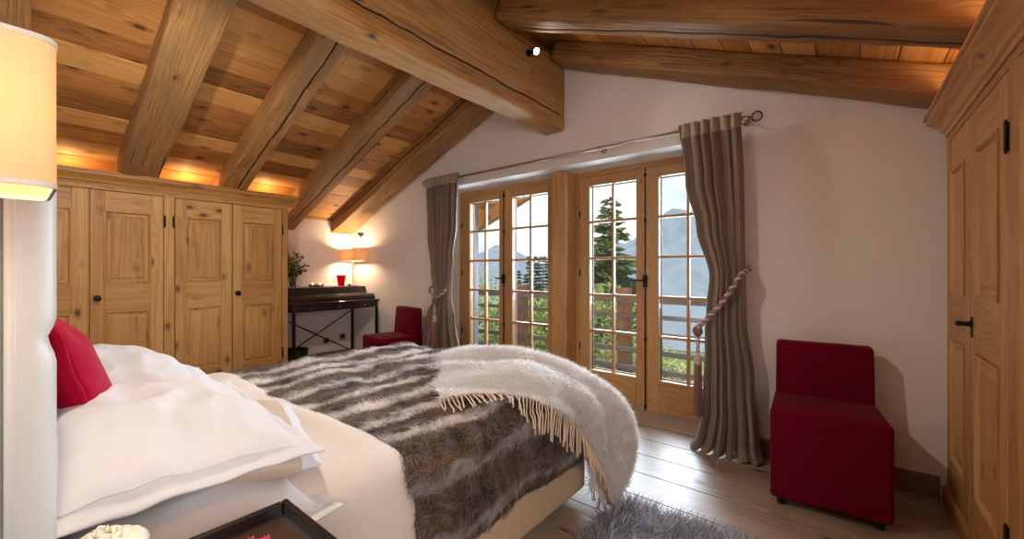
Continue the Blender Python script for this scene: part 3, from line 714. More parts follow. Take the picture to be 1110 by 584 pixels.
# ------------------------------------------------------------------ curtain rod
t = thing('curtain_rod', 'thin brushed metal curtain rod with clear glass end balls above the french doors', 'curtain rod', (-2.1, 3.0, 2.16))
bm = newbm(); tube(bm, [(-3.64, 3.0, 2.176), (-.52, 3.0, 2.176)], .011, 12); mk('rod', bm, M['rail'], t)
for x in (-3.66, -.43):
    s = -1 if x < -2 else 1
    bm = newbm(); lathe(bm, [(.0, 0), (.015, 0), (.015, .03), (.01, .04), (.017, .046), (.01, .052), (.006, .06)], n=16)
    bm.transform(Matrix.Translation((x-s*.085, 3.0, 2.176)) @ Matrix.Rotation(s*pi/2, 4, 'Y')); mk('finial_collar', bm, M['rail'], t, smooth=True, angle=40)
    bm = newbm(); ball(bm, (x+s*.004, 3.0, 2.176), .034, 3); mk('finial', bm, M['clear'], t)
for x in (-3.66+.03, -1.52, -.50):
    bm = newbm(); tube(bm, [(x, YW-.002, 2.176), (x, 3.017, 2.176)], .007, 8); lathe(bm, [(.0, 0), (.0, 0.0001)], n=3) if False else None
    tube(bm, [(x-.008, 3.0, 2.176), (x+.008, 3.0, 2.176)], .017, 14); tube(bm, [(x, YW-.008, 2.176), (x, YW-.0005, 2.176)], .022, 14); mk('bracket', bm, M['rail'], t)
# ------------------------------------------------------------------ curtains
def curtain(label, left, right, depthk, n, seed, tie, flip):
    """left/right: (z, x) edges of the gathered cloth; depthk: (z, fold amplitude)"""
    root = thing('curtain', label, 'curtain', ((left[0][1]+right[0][1])/2, 2.99, 0), 0, 'curtains at the french doors')
    ztop = 2.215
    def P(u, v):
        z = ztop*(1-v)+.012*v
        xl, xr = lerpk(left, z), lerpk(right, z); a = lerpk(depthk, z)
        top = max(0, 1-(ztop-z)/.12)
        uu = u+.018*nz3(z*1.3, seed, u*3)*(1-top)
        ph = 2*pi*n*uu+.9*nz3(z*.8, seed+5, u*2)*(1-top)
        am = a*(1+.5*nz3(uu*5, z*.6, seed))*(1-.25*top)
        x = xl+(xr-xl)*uu+.012*cos(ph)*(1-top)
        y = 2.975+am*sin(ph)+.006*sin(ph*2.3+seed)*(1-top)-.02*(1-abs(2*u-1))*(1-top)
        if z < .10: 
            k = (.10-z)/.10; y -= .05*k*k; x += (u-.5)*.07*k*k
            y += .018*nz3(u*9, z*12, seed)*k
        if z > ztop-.001: pass
        return Vector((x, min(y, 3.062), z+.004*sin(ph)))
    bm = newbm(); grid(bm, 150, 90, P, lambda u, v: (u*1.4+seed, v*2.2)); mk('cloth', bm, M['curtain'], root, solid=.003)
    bm = newbm(); grid(bm, 150, 6, lambda u, v: P(u, v*.046)+Vector((0, -.004, .0)), lambda u, v: (u*1.4, v)); mk('heading_band', bm, M['header'], root, solid=.003)
    bm = newbm(); grid(bm, 150, 4, lambda u, v: P(u, .985+v*.015)+Vector((0, -.003, .0)), lambda u, v: (u*1.4, v)); mk('hem', bm, M['curtain'], root, solid=.003)
    # tie-back rope (two twisted strands) and tassel
    tb = thing('tie_back', tie['label'], 'tie-back', tie['hook'], 0, 'rope tie-backs')
    pts = [Vector(p) for p in tie['path']]
    K = 110
    for sidx, mt in ((0, 'cordA'), (1, 'cordB')):
        q = []
        for i in range(K+1):
            t_ = i/K; p = spl(pts, t_); d = (spl(pts, min(1, t_+.01))-spl(pts, max(0, t_-.01))).normalized()
            a = d.cross(Vector((0, 1, .3))).normalized(); b = d.cross(a); an = t_*tie['turns']*2*pi+sidx*pi
            q.append(p+(a*cos(an)+b*sin(an))*.0085)
        bm = newbm(); tube(bm, q, .0095, 8); mk('rope_strand', bm, M[mt], tb)
    e = pts[-1] if 'tas' not in tie else Vector(tie['tas'])
    bm = newbm(); ball(bm, e, .027, 2, 0, (.85, .85, 1)); 
    for k in range(7):
        an = k*.9; q = [e+Vector((cos(an+s*1.6)*.027*sin(pi*s*.9+.1), sin(an+s*1.6)*.027*sin(pi*s*.9+.1), .04-.08*s)) for s in [j/8 for j in range(9)]]; tube(bm, q, .006, 6)
    mk('knot', bm, M['cordA'], tb)
    bm = newbm(); b2 = newbm()
    z0 = e.z-.035
    for s_ in (0, 1):
        q = [e+Vector((.008*cos(k*.8+s_*pi), .008*sin(k*.8+s_*pi), -.03-k*.0065)) for k in range(19)]; tube(b2, q, .0065, 6)
    mk('tassel_cord', b2, M['cordB'], tb)
    c = (e.x, e.y, e.z-.15)
    lathe(bm, [(0, 0), (.014, -.002), (.024, -.02), (.026, -.04), (.019, -.05), (.026, -.058), (.024, -.072), (.012, -.08)], c, 18); mk('tassel_head', bm, M['cordB'], tb, smooth=True)
    bm = newbm()
    for k in range(46):
        an = k*2.4; r0 = .022*sqrt((k+.5)/46); r1 = r0*1.35
        q = [Vector((c[0]+cos(an)*(r0+(r1-r0)*s), c[1]+sin(an)*(r0+(r1-r0)*s), c[2]-.072-s*(tie['len'])))+Vector((nz3(k, s*2)*.005, nz3(s*2, k)*.005, 0)) for s in (0, .33, .66, 1)]
        tube(bm, q, .0032, 5)
    mk('tassel_fringe', bm, M['cordA'], tb)
    bm = newbm(); hk = Vector(tie['hook']); tube(bm, [hk+Vector((0, YW-.001-hk.y, 0)), hk, hk+Vector((0, -.01, .02))], .006, 8); mk('wall_hook', bm, M['black'], tb)
curtain('heavy taupe curtain gathered at the right of the french doors beside the red chair',
        [(0, -.80), (.3, -.745), (.78, -.73), (.95, -.72), (1.16, -.70), (1.5, -.79), (1.8, -.865), (2.2, -.90)],
        [(0, -.395), (.5, -.43), (.9, -.475), (1.2, -.485), (1.7, -.485), (2.2, -.505)],
        [(0, .045), (.8, .035), (1.2, .03), (2.2, .030)], 6.5, 2.3,
        dict(label='twisted rose and cream rope tie-back with a tassel around the right curtain', hook=(-.474, 3.05, 1.21), turns=13, len=.34,
             path=[(-.474, 3.04, 1.21), (-.50, 2.90, 1.17), (-.555, 2.885, 1.07), (-.62, 2.88, .97), (-.69, 2.88, .885), (-.742, 2.89, .83), (-.752, 2.92, .80)], tas=(-.752, 2.90, .80)), 0)
curtain('heavy taupe curtain at the left of the french doors, pinched in by a tasselled rope',
        [(0, -3.80), (.35, -3.74), (.7, -3.60), (.93, -3.47), (1.2, -3.53), (1.6, -3.60), (2.2, -3.63)],
        [(0, -3.06), (.3, -3.09), (.7, -3.18), (.93, -3.235), (1.3, -3.20), (1.7, -3.13), (2.2, -3.115)],
        [(0, .045), (.8, .035), (1.2, .03), (2.2, .030)], 6.5, 8.1,
        dict(label='twisted rose and cream rope tie-back with a tassel around the left curtain', hook=(-3.50, 3.05, 1.06), turns=7, len=.34,
             path=[(-3.50, 3.04, 1.06), (-3.475, 2.90, 1.0), (-3.41, 2.875, .95), (-3.34, 2.87, .92), (-3.27, 2.875, .95), (-3.225, 2.90, 1.0)], tas=(-3.335, 2.85, .885)), 1)
# ------------------------------------------------------------------ red slipper chairs
def red_chair(loc, rot, label):
    root = thing('slipper_chair', label, 'chair', loc, rot, 'red slipper chairs')
    # local frame: seat front towards -y, backrest front at y=0
    bm = newbm()
    f0, f1, b0, b1 = -.238, .238, -.222, .222
    def blk(yf, yb, wf, wb, z0, z1, r=.022, m=4):
        vs = []
        nonlocal bm
        P = [(-wf, yf), (wf, yf), (wb, yb), (-wb, yb)]
        A = [bm.verts.new((*p, z0)) for p in P]; B = [bm.verts.new((*p, z1)) for p in P]
        fs = [bm.faces.new(A[::-1]), bm.faces.new(B)]+[bm.faces.new([A[i], A[(i+1) % 4], B[(i+1) % 4], B[i]]) for i in range(4)]
        return fs
    blk(-.362, .13, .240, .224, .036, .490)
    s = mk('seat', bm, M['redfab'], root, local=True); bv = s.modifiers.new('b', 'BEVEL'); bv.width = .022; bv.segments = 5
    for p in s.data.polygons: p.use_smooth = True
    bm = newbm(); V = []
    for (y0, y1, z, w_) in ((.0, .125, .45, .222), (.012, .128, .62, .221), (.028, .13, .785, .219)):
        V.append([bm.verts.new(q) for q in ((-w_, y0, z), (w_, y0, z), (w_, y1, z), (-w_, y1, z))])
    bm.faces.new(V[0][::-1]); bm.faces.new(V[-1])
    for a, b in zip(V, V[1:]):
        for i in range(4): bm.faces.new([a[i], a[(i+1) % 4], b[(i+1) % 4], b[i]])
    s = mk('backrest', bm, M['redfab'], root, local=True); bv = s.modifiers.new('b', 'BEVEL'); bv.width = .018; bv.segments = 4; bv.limit_method = 'ANGLE'
    for p in s.data.polygons: p.use_smooth = True
    for x in (-.19, .19):
        for y in (-.32, .09):
            bm = newbm(); lathe(bm, [(.018, 0), (.024, .0365)], (x, y, 0), 12); mk('leg', bm, M['black'], root, local=True, smooth=True, angle=40)
red_chair((-.087, 2.865, 0), radians(5), 'dark red upholstered slipper chair on short black feet against the wall right of the curtain')
red_chair((-3.86, 2.83, 0), radians(-9), 'dark red upholstered slipper chair in the far corner between the desk and the left curtain')
# ------------------------------------------------------------------ bed
BX0, BX1, BY0, BY1 = -1.07, -2.66, .04, 1.98
bed = thing('bed', 'large double bed with white padded headboard and beige upholstered base', 'bed', (-1.86, 1.0, 0))
bm = newbm(); box(bm, BX1, BX0, BY0, BY1-.02, .045, .30); mk('base', bm, M['taupe'], bed, bevel=.02)
bm = newbm(); box(bm, BX1+.005, BX0-.005, BY0+.01, BY1-.02, .301, .56); mk('mattress', bm, M['mattress'], bed, bevel=.05)
for x in (BX1+.1, BX0-.1):
    for y in (BY0+.1, BY1-.12):
        bm = newbm(); lathe(bm, [(.025, 0), (.03, .046)], (x, y, 0), 12); mk('leg', bm, M['black'], bed)
# headboard: padded white front, seam roll, rear panel
def pad(name, x0, x1, y0, y1, z0, z1, mat, puff, r=.02, zb=()):
    bm = newbm()
    nx, nz_ = 120, 90
    def P(u, v):
        x = x0+(x1-x0)*u; z = z0+(z1-z0)*v
        ee = lambda q: sqrt(max(0, 1-(1-min(1, q))**2))
        e = ee(min(u, 1-u)*abs(x1-x0)/.05)*ee((1-v)*(z1-z0)/.05)
        bands = 1
        for b in zb: bands = min(bands, min(1, (abs(z-b)/.035))**.5)
        y = y1+puff*(e*(.6+.4*bands))-puff
        return Vector((x, y, z))
    grid(bm, nx, nz_, P)
    bv = [v for v in bm.verts]
    ex = bmesh.ops.extrude_edge_only(bm, edges=[e for e in bm.edges if e.is_boundary])
    for v in ex['geom']:
        if isinstance(v, bmesh.types.BMVert): v.co.y = y0
    bmesh.ops.recalc_face_normals(bm, faces=bm.faces)
    return mk(name, bm, mat, bed, smooth=True, angle=60)
HX0, HX1, HZ = -1.0, -2.74, 1.43
pad('headboard_pad', HX0-.0, HX1, .012, .060, .10, HZ, M['leather'], .040, zb=(1.085, .62))
bm = newbm(); box(bm, HX1, HX0, YH+.006, .003, .06, HZ+.003); mk('headboard_back', bm, M['leather'], bed, bevel=.014)
bm = newbm(); 
tube(bm, [(HX0-.002, .009, .07), (HX0-.002, .009, HZ-.02), (HX0-.03, .009, HZ+.006), (HX1+.03, .009, HZ+.006), (HX1+.002, .009, HZ-.02), (HX1+.002, .009, .07)], .007, 10); mk('headboard_piping', bm, M['leather'], bed)
# path over the bed cross-section (x,z); s<0 hangs on the near side, s>W on the far side
R_ = .075
def bedx(s, zt, xn=-1.035, xf=-2.69, r=R_, flare=0):
    Wt = abs(xf-xn)-2*r; q = pi/2*r
    if s < -q: d = -s-q; return (xn+flare*d, zt-r-d, (1, 0))
    if s < 0: a = (s+q)/r; return (xn-r+r*cos(a), zt-r+r*sin(a), (cos(a), sin(a)))
    if s <= Wt: return (xn-r-s, zt, (0, 1))
    s2 = s-Wt
    if s2 < q: a = pi/2+s2/r; return (xf+r+r*cos(a), zt-r+r*sin(a), (cos(a), sin(a)))
    d = s2-q; return (xf-flare*d, zt-r-d, (-1, 0))
# duvet
def duvet(u, v):
    s = -.50+u*(.50+1.50+.40); y = .10+v*.71
    x, z, nrm = bedx(s, .648, -1.03, -2.70, .10, .06)
    k = max(0, (v-.86)/.14); drop = .055*(1-sqrt(max(0, 1-k*k)))*1.0
    hang = max(0, -s-.15)
    puff = .016*nz3(x*2.2, y*3.2, 4)+.012*nz3(x*5, y*6, 9)+.008*sin(s*9+y*4)*(1 if s < 0 else .3)-drop
    y2 = y+.02*nz3(s*3, 1, 5)+.22*hang*v*v*.55
    zz = 0.0
    return Vector((x+nrm[0]*puff, y2-.0, z+nrm[1]*puff-.02*max(0, (.35-v))*2*(1 if s > 0 else 0)))
t = bm = newbm(); grid(bm, 130, 60, duvet)
ex = bmesh.ops.extrude_edge_only(bm, edges=[e for e in bm.edges if e.is_boundary and all(v.co.y > .78 for v in e.verts)])
for v in ex['geom']:
    if isinstance(v, bmesh.types.BMVert): v.co.y -= .05; v.co.z -= .004
dv = mk('duvet', bm, M['duvet'], smooth=True, solid=.008); tag(dv, 'cream white duvet folded back over the head half of the bed', 'duvet')
# fur throw
def furp(u, v):
    s = -.42+u*(.42+1.52+.35); yl = v*1.62; y = .775+yl
    x, z, nrm = bedx(s, .625, -1.035, -2.69, .07)
    Lf = BY1+.035-.775-.06; d = 0
    if yl > Lf:
        a = (yl-Lf)/.06
        if a < pi/2: y = .775+Lf+.06*sin(a); d = .06*(1-cos(a))
        else: y = .775+Lf+.06; d = .06+(yl-Lf-.06*pi/2)
    puff = .012*sin(2*pi*(s+.05*nz3(s*3,y*3,1))/.20-1.2)+.014*nz3(x*2.5, y*2.5, 7)+.018*max(0, nz3(x*1.1, y*4.5, 2))+.006*sin(s*14)
    if s < -.1: puff += .018*sin(y*8+nz3(y*3, 2)*2)*min(1, (-s-.1)/.2)
    hem = 0
    y += .03*nz3(s*3, 4, 4)*(1-v)
    if s < -.1: y += .25*(-s-.1)*(1-v)*.8
    return Vector((x+nrm[0]*puff, y, z+nrm[1]*puff-d))
bm = newbm(); grid(bm, 110, 80, furp, lambda u, v: (-.42+u*2.29, v*1.62), skip=lambda u, v: (u < .135 and v > .80) or (u > .87 and v > .8))
fur = mk('fur_throw', bm, M['fur'], smooth=True); tag(fur, 'brown and grey striped faux fur throw over the foot half of the bed', 'throw')
pile('fur_pile', fur, M['furhair'], 130000, .027, .0019, 3, comb=(.25, -.75, 0), combk=1.0, lift=.42, rand=.32, curl=.4, clump=.7, cs=14)
# mohair throw: control net, columns run from the fringe edge (u=0) to the foot side (u=1), rows from the bed top to the floor
NET = [  # each row: u = 0, .25, .5, .75, 1
 [(-1.28, 1.12, .665), (-1.42, 1.22, .69), (-1.55, 1.36, .685), (-1.70, 1.50, .70), (-1.88, 1.63, .665)],
 [(-1.15, 1.27, .665), (-1.28, 1.36, .70), (-1.42, 1.54, .70), (-1.60, 1.72, .72), (-1.85, 1.90, .685)],
 [(-1.035, 1.43, .64), (-1.12, 1.57, .69), (-1.24, 1.70, .70), (-1.45, 1.88, .71), (-1.75, 2.03, .61)],
 [(-.995, 1.58, .56), (-1.01, 1.71, .61), (-1.07, 1.83, .655), (-1.22, 1.99, .655), (-1.58, 2.09, .46)],
 [(-.985, 1.70, .45), (-.965, 1.80, .50), (-.95, 1.90, .53), (-1.02, 2.08, .54), (-1.40, 2.13, .32)],
 [(-.975, 1.78, .32), (-.95, 1.85, .35), (-.90, 1.93, .37), (-.90, 2.13, .38), (-1.20, 2.17, .20)],
 [(-.965, 1.83, .19), (-.945, 1.88, .20), (-.89, 1.92, .19), (-.875, 2.10, .21), (-1.02, 2.17, .12)],
 [(-.955, 1.87, .10), (-.945, 1.89, .09), (-.91, 1.89, .06), (-.90, 1.99, .06), (-.96, 2.08, .06)]]
NETV = [[Vector(p) for p in r] for r in NET]
def throwp(u, v):
    p = spl([spl(r, u) for r in NETV], v)
    top = max(0, min(1, (p.z-.6)/.08)); k = 1-top
    side = Vector((.75, .35, 0)) if u < .75 else Vector((.2, 1, 0))
    p = p+side*(.042*sin(u*19+v*3)*k*min(1, v*1.3)+.010*nz3(u*7, v*9, 3)*k)
    p.z += top*(.020*nz3(u*5, v*6, 1)+.016*sin((u*1.3+v)*12+nz3(u*3, v*3)*3)+.014)
    return p
mh = thing('mohair_throw', 'fluffy white mohair blanket with fringe slung over the foot corner of the bed', 'blanket', (-1.2, 1.8, .05))
bm = newbm(); grid(bm, 90, 120, throwp, lambda u, v: (u, v))
mc = mk('woven_cloth', bm, M['mohair'], mh, smooth=True)
pile('wool_fuzz', mc, M['mohairhair'], 80000, .028, .0016, 5, comb=(0, 0, -.4), combk=1.0, lift=.5, rand=.8, curl=1.2, clump=.4, cs=30)
bm = newbm()
def strand(p, d, Ls, r=.0035):
    q = []; x = p.copy(); v = d.normalized(); n = 7
    for i in range(n+1):
        q.append(x.copy())
        on_bed = x.x < -1.045 and x.z > .55
        v = (v+Vector((0, 0, -.02 if on_bed else -.28))+Vector((random.uniform(-.07, .07), random.uniform(-.07, .07), 0))).normalized()
        x = x+v*(Ls/n)
        if on_bed and x.x < -1.05: x.z = max(x.z, .668)
        elif x.x < -.985 and x.z < .60: x.x = -.985
        x.z = max(x.z, .006)
    tube(bm, q, [r*1.1, r, r*.8, r, r*.85, r*.9, r*1.0, r*1.3], 5)
for k in range(84):
    v = k/83; p = throwp(0, v*.98); a = throwp(.06, v*.98); d = (p-a)
    strand(p, d, random.uniform(.10, .15))
mk('fringe', bm, M['fringe'], mh); bm = newbm()
for k in range(25):
    u = k/24; p = throwp(u, 1); a = throwp(u, .96); strand(p, (p-a), .055)
mk('end_fringe', bm, M['fringe'], mh)
# pillows
def pillow(name, label, Lx, Ly, T, mat, loc, rot=(0, 0, 0), flange=.045, seed=1, cat='pillow', group=None, wr=.012, sag=None, parts=None, piping=None, puffk=.5):
    root = thing(name, label, cat, loc, 0, group)
    Rm = Matrix.Translation(Vector(loc)) @ Matrix.Rotation(rot[2], 4, 'Z') @ Matrix.Rotation(rot[1], 4, 'Y') @ Matrix.Rotation(rot[0], 4, 'X')
    ix, iy = Lx/2-flange, Ly/2-flange
    def surf(sgn):
        def P(u, v):
            a, b = 2*u-1, 2*v-1; pc = 1 if flange else .45
            x = a*Lx/2; y = b*Ly/2
            x *= 1-.055*pc*(1-b*b)*abs(a)**3; y *= 1-.06*pc*(1-a*a)*abs(b)**3
            ex = max(0, 1-(abs(x)/ix)**2.4) if abs(x) < ix else 0
            ey = max(0, 1-(abs(y)/iy)**2.4) if abs(y) < iy else 0
            h = T/2*(ex*ey)**puffk
            wk = nz3(x*6+seed, y*7, seed)*wr*1.0-abs(nz3(x*5+y*3, y*9-x*2+seed, seed*2))*wr*1.3-abs(nz3(x*9-y*6, y*6+x*5+seed, seed*3))*wr*.9
            edge = (abs(a)**6+abs(b)**6)
            c = h*sgn+sgn*.0025+wk*(h/(T/2)+.15)*(1 if sgn > 0 else .4)+.010*edge*nz3(x*14+seed, y*14, 8)
            if sag: c += sag(x, y)
            return Rm @ Vector((x, y, c))
        return P
    bm = newbm()
    grid(bm, 72, 56, surf(1)); grid(bm, 72, 56, surf(-1))
    if isinstance(mat, list):
        Ri = Rm.inverted()
        for f in bm.faces:
            q = Ri @ f.calc_center_median()
            if q.z > .0 and q.y > Ly*.40: f.material_index = 1
    bmesh.ops.remove_doubles(bm, verts=bm.verts, dist=.0002)
    # close the rim
    be = [e for e in bm.edges if e.is_boundary]
    if be: bmesh.ops.bridge_loops(bm, edges=be)
    bmesh.ops.recalc_face_normals(bm, faces=bm.faces)
    for f in bm.faces: f.smooth = True
    mk('cover', bm, mat, root)
    # seam line where the flange starts
    if flange > .01:
        bm = newbm(); S = surf(1); pts = []
        cu, cv = (ix+.004)/(Lx/2)/2, (iy+.004)/(Ly/2)/2
        for a, b, c_, d in ((-1, -1, 1, -1), (1, -1, 1, 1), (1, 1, -1, 1), (-1, 1, -1, -1)):
            for k in range(30):
                f = k/30; pts.append(S(.5+cu*(a+(c_-a)*f), .5+cv*(b+(d-b)*f))+Vector((0, 0, .001)))
        pts.append(pts[0]); tube(bm, pts, .0022, 6); mk('seam', bm, mat, root)
    if piping:
        bm = newbm(); S = surf(1); S2 = surf(-1); pts = []
        for a, b, c_, d in ((0, 0, 1, 0), (1, 0, 1, 1), (1, 1, 0, 1), (0, 1, 0, 0)):
            for k in range(24):
                f = k/24; u, v = a+(c_-a)*f, b+(d-b)*f; pts.append((S(u, v)+S2(u, v))/2)
        pts.append(pts[0]); tube(bm, pts, .008, 8); mk('piping', bm, piping, root)
    return root
G = 'white pillows on the bed'
pillow('pillow', 'large white pillow nearest the camera, underneath another, beside the black tray', .74, .50, .17, M['linen'], (-1.32, .275, .640), (0, radians(2), 0), seed=2, group=G, sag=lambda x, y: -.05*max(0, x-.2))
pillow('sleeping_cushion', 'champagne satin cushion with quilted white face, its corner showing between the two near white pillows', .52, .42, .13, [M['satin'], M['quilt']], (-1.365, .385, .722), (radians(-4), radians(3), radians(-14)), flange=.0, seed=6, wr=.006, cat='cushion', group='satin cushions')
pillow('pillow', 'large white pillow nearest the camera on top of the stack beside the headboard',   .74, .50, .165, M['linen'], (-1.395, .275, .800), (radians(-6), radians(3), radians(-1)), seed=4, group=G, wr=.022, sag=lambda x, y: (-.20*max(0, x-.17)-.25*max(0, x-.30))*min(1, max(.1, .75-2.4*y)))
pillow('pillow', 'white lower pillow on the far side of the bed by the wardrobe', .72, .50, .16, M['linen'], (-2.30, .31, .648), (0, 0, 0), seed=12, group=G)
pillow('sleeping_cushion', 'pale quilted cushion under the far white pillow', .50, .42, .13, M['quilt'], (-2.20, .37, .73), (radians(-4), radians(2), radians(-5)), flange=.0, seed=16, wr=.012, cat='cushion', group='satin cushions')
pillow('pillow', 'white top pillow on the far side of the bed beyond the red cushion', .72, .50, .19, M['linen'], (-2.27, .29, .785), (radians(-6), radians(3), 0), seed=14, group=G, wr=.026, sag=lambda x, y: -.08*max(0, abs(x)-.15))
pillow('velvet_cushion', 'crimson velvet cushion with piping leaning against the white headboard', .46, .46, .135, M['velvet'], (-1.70, .132, .845), (radians(104), 0, radians(0)), flange=.0, seed=21, cat='cushion', wr=.022, piping=M['velvet'], puffk=.6)
# ------------------------------------------------------------------ bedside table, lamp, tray, rose
t = thing('bedside_table', 'dark bedside table under the tray, cut off by the lower left frame edge', 'table', (-.6, .05, 0))
bm = newbm(); box(bm, -.835, -.36, YH+.02, .335, .70, .735); mk('tabletop', bm, M['desk'], t, bevel=.004)
bm = newbm(); box(bm, -.80, -.39, YH+.03, .30, .56, .699); mk('drawer', bm, M['desk'], t, bevel=.004)
for x in (-.79, -.40):
    for y in (YH+.05, .29):
        bm = newbm(); box(bm, x-.015, x+.015, y-.015, y+.015, 0, .56); mk('leg', bm, M['desk'], t)
t = thing('serving_tray', 'black lacquered tray with raised rim on the bedside table', 'tray', (-.70, .22, .735))
tx0, tx1, ty0, ty1 = -.832, -.52, -.02, .345
bm = newbm(); box(bm, tx0+.006, tx1-.006, ty0+.006, ty1-.006, .736, .742); mk('tray_base', bm, M['trayin'], t)
bm = newbm()
for (a, b, c, d) in ((tx0, tx1, ty1-.012, ty1), (tx0, tx1, ty0, ty0+.012), (tx0, tx0+.012, ty0+.012, ty1-.012), (tx1-.012, tx1, ty0+.012, ty1-.012)): box(bm, a, b, c, d, .7355, .764)
mk('rim', bm, M['tray'], t, bevel=.003)
for k, (x, y) in enumerate(((-.728, .245), (-.712, .262))):
    bm = newbm()
    ball(bm, (x, y, .760), .013, 2, 0, (1, 1, 1.2)); 
    for q in range(6): tube(bm, [(x, y, .7745), (x+cos(q)*.008, y+sin(q)*.008, .777)], [.0022, .0008], 5)
    tag(mk('berry', bm, M['berry']), 'small red berry on the black tray, ' + ('the left one' if k == 0 else 'the right one'), 'fruit', 'berries on the tray')
# rose in a short vase
t = thing('rose', 'single white rose bloom at the bottom edge beside the lower pillow', 'flower', (-.80, .088, .735))
bm = newbm()
for ring in range(6):
    n = 3+ring; R0 = .006+ring*.0058
    for k in range(n):
        an = k*2*pi/n+ring*.7
        def P(u, v, an=an, R0=R0, ring=ring, n=n):
            th = an+(u-.5)*2*pi/n*1.35; rr = R0*(.55+.55*v+.25*v**4*(ring/4)); zz = .790+.052*sin(min(1, v*1.02)*pi*.55)*(1-.06*ring)-.006*v**5*ring/2
            return Vector((-.80+cos(th)*rr, .088+sin(th)*rr, zz+.003*sin(u*6+ring)))
        grid(bm, 8, 7, P)
mk('petals', bm, M['rose'], t, solid=.0012)
bm = newbm(); tube(bm, [(-.80, .088, .76), (-.80, .088, .80)], .003, 6); mk('stem', bm, M['leaf'], t)
bm = newbm(); lathe(bm, [(0, .736), (.02, .736), (.024, .75), (.018, .785), (.022, .79), (.0185, .786), (.0, .742)], (-.80, .088, 0), 20, cap=False); tag(mk('bud_vase', bm, M['clear'], smooth=True), 'small clear bud vase holding the white rose', 'vase')
def rect_lamp(label, cx, cy, zb, zs0, zs1, lx, ly, power, base_r, trim=True, poly=True):
    t = thing('table_lamp', label, 'lamp', (cx, cy, zb), 0, None)
    def rrect(x, y, r, m=5):
        o = []
        for sx_, sy_, a0 in ((1, -1, -pi/2), (1, 1, 0), (-1, 1, pi/2), (-1, -1, pi)):
            for i in range(m+1):
                an = a0+pi/2*i/m; o.append((cx+sx_*(x-r)+r*cos(an), cy+sy_*(y-r)+r*sin(an)))
        return o
    rad = min(lx, ly)*.16
    def shell(bm, x, y, z0, z1, th):
        A = rrect(x, y, rad); B = rrect(x-th, y-th, max(.002, rad-th)); n = len(A)
        a0 = [bm.verts.new((*p, z0)) for p in A]; a1 = [bm.verts.new((*p, z1)) for p in A]; b0 = [bm.verts.new((*p, z0)) for p in B]; b1 = [bm.verts.new((*p, z1)) for p in B]
        for i in range(n):
            j = (i+1) % n
            for q in ([a0[i], a0[j], a1[j], a1[i]], [b0[j], b0[i], b1[i], b1[j]], [a1[i], a1[j], b1[j], b1[i]], [a0[j], a0[i], b0[i], b0[j]]): f = bm.faces.new(q); f.smooth = True
    bm = newbm(); shell(bm, lx/2, ly/2, zs0, zs1, .0015); sh = mk('lamp_shade', bm, M['shade'], t, smooth=True, angle=50)
    bm = newbm(); shell(bm, lx/2+.001, ly/2+.001, zs0, zs0+.006, .004); mk('lower_trim', bm, M['shadewhite'], sh, smooth=True, angle=50); bm = newbm(); shell(bm, lx/2+.001, ly/2+.001, zs1-.006, zs1, .004); mk('upper_trim', bm, M['shadewhite'], sh, smooth=True, angle=50)
    bm = newbm(); tube(bm, [(cx, cy, zb+.012), (cx, cy, zs0+.03)], .004, 10)
    mk('pole', bm, M['rail'], t)
    bm = newbm(); lathe(bm, [(0, 0), (base_r, 0), (base_r, .008), (base_r*.3, .014), (.006, .02), (0, .02)], (cx, cy, zb+.0005), 24); mk('base', bm, M['rail'], t, smooth=True, angle=40)
    bm = newbm(); ball(bm, (cx, cy, (zs0+zs1)/2), min(.02, ly*.15), 2, 0, (1, 1, 1.4)); mk('bulb', bm, M['bulb'], t)
    bm = newbm(); lathe(bm, [(0, zs0+.02), (.012, zs0+.02), (.012, (zs0+zs1)/2-.02), (0, (zs0+zs1)/2-.02)], (cx, cy, 0), 12); mk('bulb_holder', bm, M['black'], t)
    lamp('bulb_light', 'POINT', (cx, cy, (zs0+zs1)/2), power, (1, .71, .44), .05)
    return t
rect_lamp('bedside lamp with a rectangular cream shade glowing in the top left corner', -.80, -.022, .736, 1.297, 1.472, .16, .128, 2.2, .03)
# ------------------------------------------------------------------ writing desk
desk = thing('writing_desk', 'black lacquered writing desk with raised back box and crossed iron braces', 'desk', (-4.97, 2.5, 0))
DY0, DY1 = 1.97, 3.05
bm = newbm(); box(bm, -5.30, -4.632, DY0, DY1, .81, .835); mk('desktop', bm, M['desk'], desk, bevel=.004)
bm = newbm(); box(bm, -5.28, -4.65, DY0+.015, DY1-.015, .735, .809); mk('apron', bm, M['desk'], desk, bevel=.003)
bm = newbm(); prism(bm, [(-5.30, .836), (-4.71, .836), (-4.71, .875), (-4.74, .905), (-4.90, .91), (-4.93, .995), (-5.30, .998)], 1, DY0+.01, DY1-.02, ax=1); mk('raised_box', bm, M['desk'], desk, bevel=.004)
for k in range(3):
    y0 = DY0+.06+k*.33
    bm = newbm(); box(bm, -4.651, -4.640, y0, y0+.30, .745, .80); dr = mk('drawer', bm, M['desk'], desk, bevel=.002)
    bm = newbm(); ball(bm, (-4.632, y0+.15, .772), .009, 2); mk('knob', bm, M['rail'], dr)
for x in (-5.24, -4.66):
    for y in (DY0+.03, DY1-.03):
        bm = newbm(); box(bm, x-.014, x+.014, y-.014, y+.014, 0, .734); mk('leg', bm, M['black'], desk)
for a, b in ((.68, .10), (.10, .68)):
    bm = newbm(); tube(bm, [(-5.22+(.008 if a < b else 0), DY0+.03, a), (-5.22+(.008 if a < b else 0), DY1-.03, b)], .008, 8); mk('cross_brace', bm, M['black'], desk)
rect_lamp('desk lamp with a rectangular cream shade lit in the far corner', -5.07, 2.93, .999, 1.325, 1.475, .40, .17, 26, .06)
